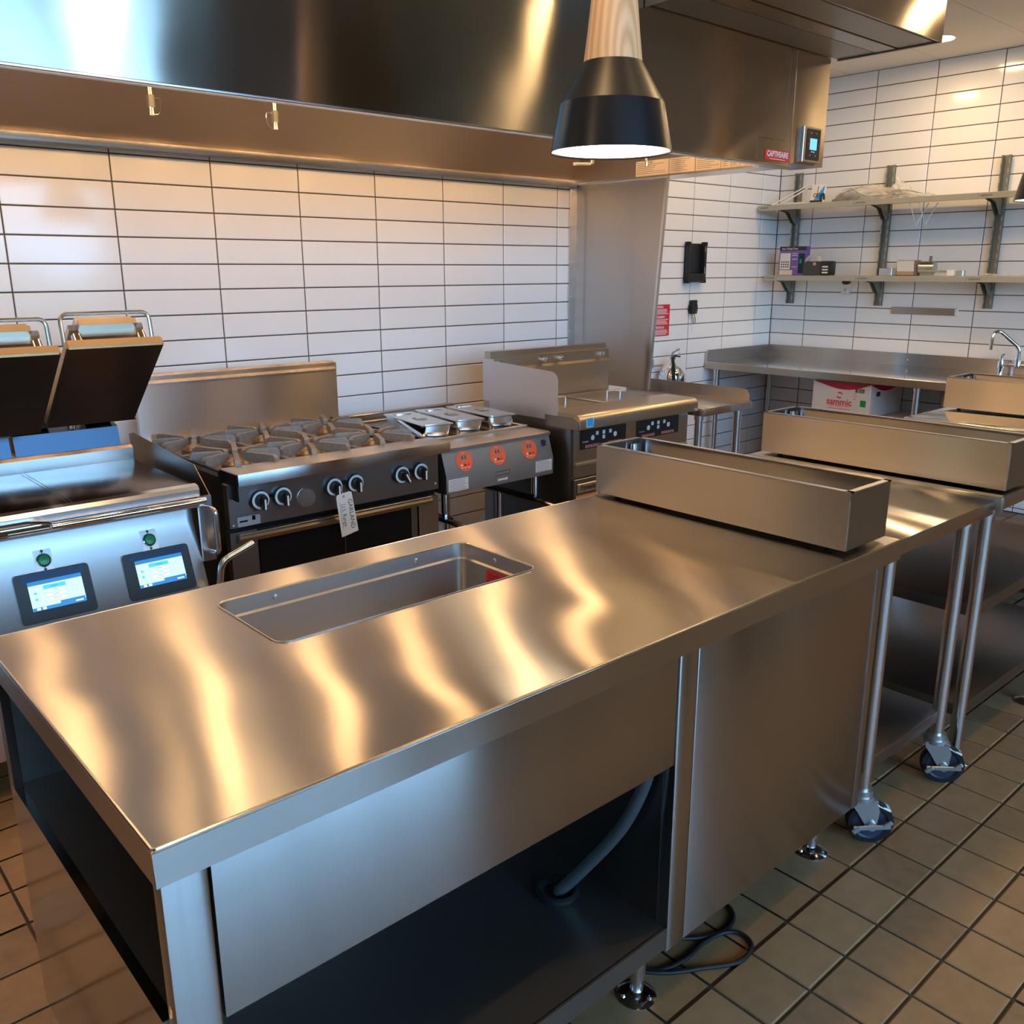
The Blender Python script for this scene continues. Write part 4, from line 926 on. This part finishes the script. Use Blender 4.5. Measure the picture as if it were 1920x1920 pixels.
# upper shelf goods
wr = thing('wire_stand', (6.1, 3.78, ZU), 'white wire stand leaning on the upper shelf near the corner', 'wire stand')
for k, dy in ((0, 0), (1, .045)):
    MB().tube([(6.02+.02*k, 3.90-dy*1.2, ZU+.004), (6.16, 3.70-dy, ZU+.135), (6.17, 3.73-dy, ZU+.004)], .005, 8).build('wire', 'white_plastic', wr)
MB().tube([(6.16, 3.70, ZU+.135), (6.16, 3.655, ZU+.135)], .005, 8).tube([(6.02, 3.90, ZU+.004), (6.04, 3.846, ZU+.004)], .005, 8).build('wire', 'white_plastic', wr)
pk = tag(MB().box(6.03, 6.16, 3.64, 3.80, ZU, ZU+.012, .003, 1).build('paper_packet', 'paper'), 'flat pale paper packet lying beside the wire stand on upper shelf', 'packet')
lf = thing('leaflet_box', (6.1, 3.58, ZU), 'small blue and white printed box leaning on the upper shelf', 'box')
lu = Vector((.10, -1, .0)).normalized(); lv = Vector((.22, 0, 1)).normalized(); lc_ = Vector((6.075, 3.575, ZU+.064))
MB().obox(lc_+Vector((.014, 0, 0)), lu, lv, lu.cross(lv), .048, .062, .012, .001, 1).build('box', 'paper', lf)
ln_ = lu.cross(lv).normalized()
if ln_.x > 0: ln_ = -ln_
q = lc_+Vector((.014, 0, 0))+ln_*.0126
MB().add([q+lu*.046+lv*.058, q+lu*.046-lv*.044, q-lu*.02-lv*.044], [(0, 1, 2)]).build('blue_print', 'blue', lf)
MB().add([q+ln_*.0002+a*lu+b*lv for a, b in ((-.046, -.060), (.046, -.060), (.046, -.046), (-.046, -.046))], [(0, 1, 2, 3)]).build('dark_print', 'ink', lf)
MB().tube([q+ln_*.001+lu*.0+lv*.05, q+ln_*.001+lu*.0-lv*.005], .002, 5).tube([q+ln_*.001+lu*(-.015+.012*math.cos(t))+lv*(-.012+.012*math.sin(t)) for t in [PI*2*k/10 for k in range(10)]], .002, 5, True).tube([q+ln_*.001+lu*(.012+.012*math.cos(t))+lv*(-.012+.012*math.sin(t)) for t in [PI*2*k/10 for k in range(10)]], .002, 5, True).build('scissor_print', 'ink', lf)
hk = tag(MB().tube(round_path([(6.04, 3.528, ZU+.008), (6.04, 3.52, ZU+.055), (6.045, 3.505, ZU+.06), (6.045, 3.500, ZU+.02)], .015), .007, 8).build('black_clip', 'black_plastic'), 'small black plastic clip on the upper shelf beside leaflet box', 'clip')
def crumpled(name, x0, x1, y0, y1, z0, h, m, seed, lab, cat, fold=.6, n=26):
    rnd = random.Random(seed); b = bmesh.new(); bmesh.ops.create_icosphere(b, subdivisions=4, radius=1)
    for v in b.verts:
        f = 1+fold*.16*(math.sin(9*v.co.x+seed)*math.cos(13*v.co.y-seed)+math.sin(17*v.co.y+5*v.co.z))+rnd.uniform(-.05, .05)
        c = v.co*f; zz = max(0, (c.z+.35)/1.35) 
        v.co = Vector(((x0+x1)/2+c.x*(x1-x0)/2, (y0+y1)/2+c.y*(y1-y0)/2, z0+zz*h*(.55+.45*math.sin(3+2.1*c.y+seed))))
    q = MB().bm(b, True); return q
bg_ = thing('bagged_parts', (6.12, 3.2, ZU), 'clear plastic bags of steel wire parts heaped along the upper shelf', 'bag')
crumpled('wire', 6.08, 6.22, 2.93, 3.46, ZU, .14, 'coil_wire', 2, '', '').build('wire_bundle', 'coil_wire', bg_)
wb = MB(); rnd = random.Random(5)
for k in range(26):
    y0 = rnd.uniform(3.0, 3.42); x0 = rnd.uniform(6.03, 6.17); z0 = ZU+rnd.uniform(.02, .075)
    wb.tube([(x0, y0, z0), (x0+rnd.uniform(-.03, .03), y0-rnd.uniform(.04, .12), z0+rnd.uniform(-.02, .03)), (x0+rnd.uniform(-.03, .03), y0-rnd.uniform(.12, .2), max(ZU+.004, z0-rnd.uniform(.0, .05)))], .003, 5)
wb.build('loose_wires', 'zinc', bg_)
crumpled('film', 6.07, 6.23, 2.80, 3.47, ZU, .105, 'film', 4, '', '').build('plastic_film', 'film', bg_)
crumpled('film', 6.05, 6.20, 2.78, 3.06, ZU, .165, 'film', 9, '', '').build('plastic_film', 'film', bg_)
for k in range(2):
    y = 2.86-.06*k
    h = tag(MB().tube([(6.0, y, ZU-.038), (6.05, y-.03, 1.83), (6.10, y-.075, ZU-.038)], .004, 6).build('wire_hook', 'white_plastic'), 'thin white wire hook hanging below the upper shelf, '+('left one', 'right one')[k], 'hook', 'white wire hooks under the shelf')
# lower shelf goods
tm = thing('timer_box', (6.1, 3.74, ZL), 'purple and black digital timer box standing on the lower shelf', 'box')
MB().box(6.09, 6.14, 3.63, 3.852, ZL, ZL+.205, .001, 1).build('box', 'violet', tm); fx = 6.0895
plate((fx, 3.741, ZL+.190), -Y_, Z_, .22, .028, .0005).build('black_header', 'ink', tm)
text('lettering', '4-in-1 Digital Timer', .019, (fx-.0006, 3.765, ZL+.188), -Y_, Z_, 'paper', tm, t=.0003, sx=.88, bold=.0004)
plate((fx, 3.800, ZL+.100), -Y_, Z_, .085, .115, .0006).build('timer_picture', 'paper', tm)
for r in range(3):
    for c in range(4): plate((fx-.0007, 3.826-c*.0175, ZL+.095-r*.017), -Y_, Z_, .010, .010, .0003).build('printed_key', 'ink', tm)
plate((fx, 3.665, ZL+.085), -Y_, Z_, .05, .14, .0005).build('side_print', 'blue_black', tm); plate((fx-.0006, 3.672, ZL+.10), -Y_, Z_, .018, .03, .0004).build('green_print', 'green', tm)
plate((fx, 3.79, ZL+.02), -Y_, Z_, .11, .035, .0005).build('pale_print', 'cream_label', tm)
for z in (.155, .14, .115, .06): plate((fx, 3.722, ZL+z), -Y_, Z_, .045, .004, .0005).build('print_lines', 'paper', tm)
td = thing('tape_dispenser', (6.1, 3.52, ZL), 'grey tape dispenser with clear roll on the lower shelf beside timer box', 'dispenser')
MB().prism([(3.625, ZL), (3.625, ZL+.085), (3.60, ZL+.098), (3.50, ZL+.098), (3.485, ZL+.06), (3.485, ZL)], 6.05, 6.13, 'x').build('body', 'grey_hose', td)
MB().lathe([(.045, -.02), (.062, -.02), (.062, .02), (.045, .02)], (6.09, 3.565, ZL+.085), 24, axis=(1, 0, 0)).build('tape_roll', 'film', td)
MB().box(6.045, 6.135, 3.412, 3.485, ZL, ZL+.100, .01).build('front_block', 'black_plastic', td)
for z in (.02, .04, .06): plate((6.0445, 3.447, ZL+z), -Y_, Z_, .045, .010, .0005).build('print_lines', 'paper', td)
plate((6.0495, 3.535, ZL+.080), -Y_, Z_, .022, .020, .0006).build('orange_sticker', 'orange_label', td)
def bx_(name, y0, y1, h, m, lab, cat='box', x0=6.06, x1=6.13): return tag(MB().box(x0, x1, y0, y1, ZL, ZL+h, .002, 1).build(name, m), lab, cat)
bx_('pale_box', 2.965, 3.055, .050, 'steel_bright', 'small shiny pale blue box on the lower shelf beside middle upright')
ob = thing('open_carton', (6.09, 2.87, ZL), 'small open brown carton with torn flap on the lower shelf', 'carton')
MB().box(6.05, 6.13, 2.805, 2.93, ZL, ZL+.004).box(6.05, 6.053, 2.805, 2.93, ZL, ZL+.075).box(6.127, 6.13, 2.805, 2.93, ZL, ZL+.10).box(6.05, 6.13, 2.927, 2.93, ZL, ZL+.10).box(6.05, 6.13, 2.805, 2.808, ZL, ZL+.08).build('box', 'card_brown', ob)
MB().obox((6.044, 2.867, ZL+.062), (0, 1, 0), (-.2, 0, 1), (1, 0, .2), .058, .034, .0012).build('flap', 'paper', ob)
vp = thing('valve_part', (6.09, 2.73, ZL), 'machined grey metal valve with projecting stem on the lower shelf', 'valve')
MB().cyl((6.09, 2.79, ZL+.05), (6.09, 2.69, ZL+.05), .035, n=20).box(6.075, 6.105, 2.70, 2.78, ZL, ZL+.03).build('body', 'zinc', vp)
MB().box(6.06, 6.12, 2.695, 2.785, ZL+.078, ZL+.09, .002, 1).cyl((6.09, 2.725, ZL+.08), (6.09, 2.725, ZL+.125), .009, n=10).build('stem', 'steel_dark', vp)
MB().cyl((6.09, 2.69, ZL+.03), (6.09, 2.60, ZL+.026), .007, n=10).build('arm', 'zinc', vp)
bx_('white_box', 2.555, 2.600, .036, 'white_plastic', 'tiny white box on the lower shelf beside metal valve')
tag(MB().lathe([(.001, 0), (.02, 0), (.02, .032), (.016, .036), (.001, .036)], (6.09, 2.515, ZL), 18).build('metal_cap', 'zinc'), 'short round metal cap on the lower shelf near faucet upright', 'cap')
tag(crumpled('bag', 6.02, 6.16, 2.14, 2.40, ZL, .02, 'film', 3, '', '').build('plastic_sleeve', 'film'), 'flat greenish plastic sleeve lying on the lower shelf at right', 'sleeve')

# ================================================================== WALL FITTINGS
hs = thing('tablet_holder', (5.25, YC-.03, 1.46), 'black plastic handheld dock mounted on white wall tiles', 'holder')
yw = YC-.001
MB().box(5.152, 5.355, yw-.012, yw, 1.475, 1.730, .006).build('back_plate', 'black_plastic', hs)
MB().box(5.152, 5.180, yw-.045, yw-.010, 1.485, 1.722, .006).build('side_rail', 'black_plastic', hs); MB().box(5.327, 5.355, yw-.045, yw-.010, 1.485, 1.722, .006).build('side_rail', 'black_plastic', hs)
MB().box(5.16, 5.347, yw-.048, yw-.010, 1.470, 1.530, .008).build('lower_cup', 'black_plastic', hs)
for x in (5.16, 5.345):
    for z in (1.478, 1.726): MB().box(x-.014, x+.014, yw-.046, yw-.008, z-.014, z+.014, .005).build('corner_grip', 'rubber', hs)
for z0, z1 in ((1.675, 1.705), (1.525, 1.57)): MB().box(5.329, 5.337, yw-.0465, yw-.044, z0, z1).build('chrome_slot', 'chrome', hs)
ph = thing('black_keypad', (5.265, YC-.03, 1.27), 'small black handset with looped cable clipped on the tiled wall', 'handset')
MB().box(5.232, 5.300, yw-.030, yw, 1.252, 1.348, .008).build('body', 'black_plastic', ph); MB().box(5.222, 5.310, yw-.024, yw-.004, 1.268, 1.318, .006).build('side_grip', 'rubber', ph)
MB().tube(smooth_path([(5.285, yw-.01, 1.255), (5.292, yw-.015, 1.225), (5.300, yw-.012, 1.195), (5.288, yw-.012, 1.183), (5.278, yw-.012, 1.198), (5.284, yw-.012, 1.225)], 6), .0022, 6).build('cable', 'rubber', ph)
MB().box(5.268, 5.278, yw-.014, yw-.008, 1.212, 1.246).build('yellow_tag', 'yellow', ph)
MB().box(5.290, 5.300, yw-.032, yw-.028, 1.315, 1.338).build('clip', 'white_plastic', ph)
MB().tube([(5.275, yw-.004, 1.212), (5.272, yw-.004, 1.13)], .001, 5).build('wire_end', 'zinc', ph)
sg = thing('warning_sign', (4.93, YC, 1.11), 'red trilingual warning sign with white lettering on the tiled wall', 'sign')
plate((4.903, YC-.0008, 1.219), X_, Z_, .240, .212, .0014, .008).build('board', 'red', sg)
for w, z in (('WARNING', 1.308), ('AVERTISSEMENT', 1.240), ('ADVERTENCIA', 1.170)):
    text('lettering', w, .022, (4.905, YC-.0024, z), X_, Z_, 'white_plastic', sg, t=.0002, sx=.85, bold=.0005)
    b = MB()
    for k in range(4):
        p = plate((4.905, YC-.0024, z-.017-k*.0095), X_, Z_, random.uniform(.16, .21), .0042, .0003); b.add(p.v, p.f)
    b.build('print_lines', 'white_plastic', sg)
ex = thing('fire_extinguisher', (4.945, 3.9, .45), 'polished chrome fire extinguisher with black hose hung on tiled wall', 'extinguisher')
EC = (4.945, 3.905, 0)
MB().lathe([(.001, .46), (.082, .46), (.089, .475), (.089, .835), (.084, .868), (.064, .902), (.028, .924), (.024, .938), (.001, .940)], EC, 36).build('cylinder', 'chrome', ex)
MB().cyl((4.945, 3.905, .935), (4.945, 3.905, .990), .015, n=16).build('valve', 'chrome', ex)
MB().tube(smooth_path([(4.93, 3.905, .965), (4.945, 3.90, 1.005), (4.968, 3.895, 1.022), (4.995, 3.888, 1.028)], 5), .0085, 8).build('lever', 'zinc', ex); MB().obox((4.972, 3.893, .982), (.95, -.2, -.15), (0, 1, 0), (.15, 0, 1), .034, .010, .005, .003).build('grip', 'black_steel', ex)
MB().tube([(4.992+.013*math.cos(t), 3.885, .990+.017*math.sin(t)) for t in [2*PI*k/14 for k in range(14)]], .0014, 5, True).build('pin_ring', 'zinc', ex)
MB().tube(smooth_path([(4.94, 3.885, .972), (4.895, 3.86, .970), (4.868, 3.83, .92), (4.856, 3.81, .80), (4.858, 3.81, .55)], 6), .011, 10).build('hose', 'rubber', ex)
MB().obox((5.025, 3.872, .905), (.45, 0, -.88), (0, 1, 0), (.88, 0, .45), .062, .0006, .020).build('inspection_tag', 'paper', ex)
MB().box(4.848, 4.862, YC-.012, YC-.001, .900, .960).build('wall_hook', 'zinc', ex)
MB().cyl((4.855, 3.997, .915), (4.945, 3.985, .915), .007, n=8).build('hook_bar', 'zinc', ex)
ot = thing('wall_outlet', (XR, 3.4, 1.39), 'steel wall outlet plate with black plug below the lower shelf', 'outlet')
plate((XR-.0008, 3.40, 1.432), -Y_, Z_, .075, .115, .003, .004).build('plate', 'steel_bright', ot)
MB().box(XR-.009, XR-.003, 3.383, 3.417, 1.385, 1.425, .003, 1).build('socket', 'white_plastic', ot)
MB().lathe([(.001, .034), (.018, .032), (.022, .01), (.022, .003)], (XR-.002, 3.40, 1.468), 18, axis=(-1, 0, 0)).build('plug', 'black_plastic', ot)
for dy in (-.006, .006): plate((XR-.0092, 3.40+dy, 1.408), -Y_, Z_, .003, .010, .0004).build('slot', 'ink', ot)
ks = thing('magnetic_strip', (XR, 2.81, 1.25), 'brushed steel magnetic knife strip fixed on right tiled wall', 'knife strip')
MB().box(XR-.016, XR-.0005, 2.600, 3.040, 1.254, 1.300, .002, 1).build('bar', 'steel_fryer', ks); MB().box(XR-.017, XR-.0005, 2.584, 2.600, 1.253, 1.301, .002, 1).build('end_cap', 'white_plastic', ks)

# ================================================================== LAMPS
def pendant(x, y, label_, zr=1.838, R=.1525):
    p = thing('pendant_lamp', (x, y, zr), label_, 'pendant lamp', 'pendant lamps with timber cones')
    c = (x, y, zr); k = R/.1525
    MB().lathe([(.1525*k, 0), (.1412*k, .056), (.130*k, .112), (.126*k, .110), (.1372*k, .054), (.1485*k, .001), (.1525*k, 0)], c, 64).build('shade_band', 'shade_black', p)
    MB().lathe([(.130*k, .112), (.111*k, .143), (.092*k, .175), (.073*k, .206), (.069*k, .204), (.088*k, .173), (.107*k, .141), (.126*k, .110)], c, 64).build('shade_cone', 'shade_black_b', p)
    MB().lathe([(.072*k, .2055), (.064*k, .27), (.0565*k, .34), (.049*k, .42), (.043*k, .50), (.040*k, .55), (.001, .553)], c, 48).build('wood_cone', 'ash_wood', p, origin=(x, y, zr+.3))
    MB().lathe([(.001, .012), (.10*k, .011), (.146*k, .004)], c, 48).build('diffuser', 'pendant_glow', p)
    zc_ = ZC if y > YD else ZD
    MB().cyl((x, y, zr+.55), (x, y, zc_), .004, n=8).build('cord', 'rubber', p); MB().lathe([(.001, -.03), (.045, -.028), (.05, 0)], (x, y, zc_), 24).build('ceiling_rose', 'shade_black', p)
pendant(1.785, 1.632, 'black pendant lamp with tall wood cone hanging in front of the hood')
pendant(4.40, 1.475, 'black pendant lamp at the right edge above the far troughs')
pendant(3.05, -1.2, 'black pendant lamp with wood cone over the dining side, nearer one')
pendant(4.9, -1.2, 'black pendant lamp with wood cone over the dining side, right one')
def downlight(x, y, label_, z=ZC):
    d = thing('downlight', (x, y, z-.01), label_, 'downlight', 'recessed ceiling lights')
    MB().lathe([(.078, -.001), (.088, -.006), (.094, -.002), (.094, 0)], (x, y, z), 28).build('trim_ring', 'white_plastic', d)
    MB().lathe([(.001, -.002), (.078, -.0015)], (x, y, z), 24).build('lens', 'down_glow', d)
downlight(5.72, 2.66, 'glowing recessed downlight in the pale ceiling beside air box'); 
downlight(5.72, 1.55, 'unseen recessed downlight added over the sink end'); downlight(4.9, 3.3, 'unseen recessed downlight over the side table'); downlight(4.75, 1.55, 'unseen recessed downlight added over the far table')  # unseen downlights, mostly added because the room needed their light
downlight(3.2, 1.45, 'unseen recessed downlight added over the rack table'); downlight(1.2, 1.45, 'unseen recessed downlight added over the prep counter'); downlight(-.6, 1.45, 'unseen recessed downlight added left of prep counter')  # unseen too, added for more warm light over the counters
for k, (x, y) in enumerate(((.6, -.3), (2.4, .1), (3.8, .1), (5.2, .1))): downlight(x, y, 'unseen recessed downlight added for warm light in the dark dining ceiling, '+('first', 'second', 'third', 'fourth')[k]+' from the left', ZD)  # unseen lamps added to warm the room from the dining side

# floor drain behind the prep counter
fd = thing('floor_drain', (.15, 2.2, 0), 'round slotted steel floor drain in the aisle behind prep counter', 'drain')
MB().lathe([(.001, .001), (.072, .001), (.078, .0005), (.08, -.0004)], (.15, 2.2, .0005), 32).build('drain_plate', 'drain_metal', fd)
for k in range(5): MB().lathe([(.012+.012*k, .0018), (.017+.012*k, .0018)], (.15, 2.2, .0005), 32).build('drain_ring', 'card_brown', fd)
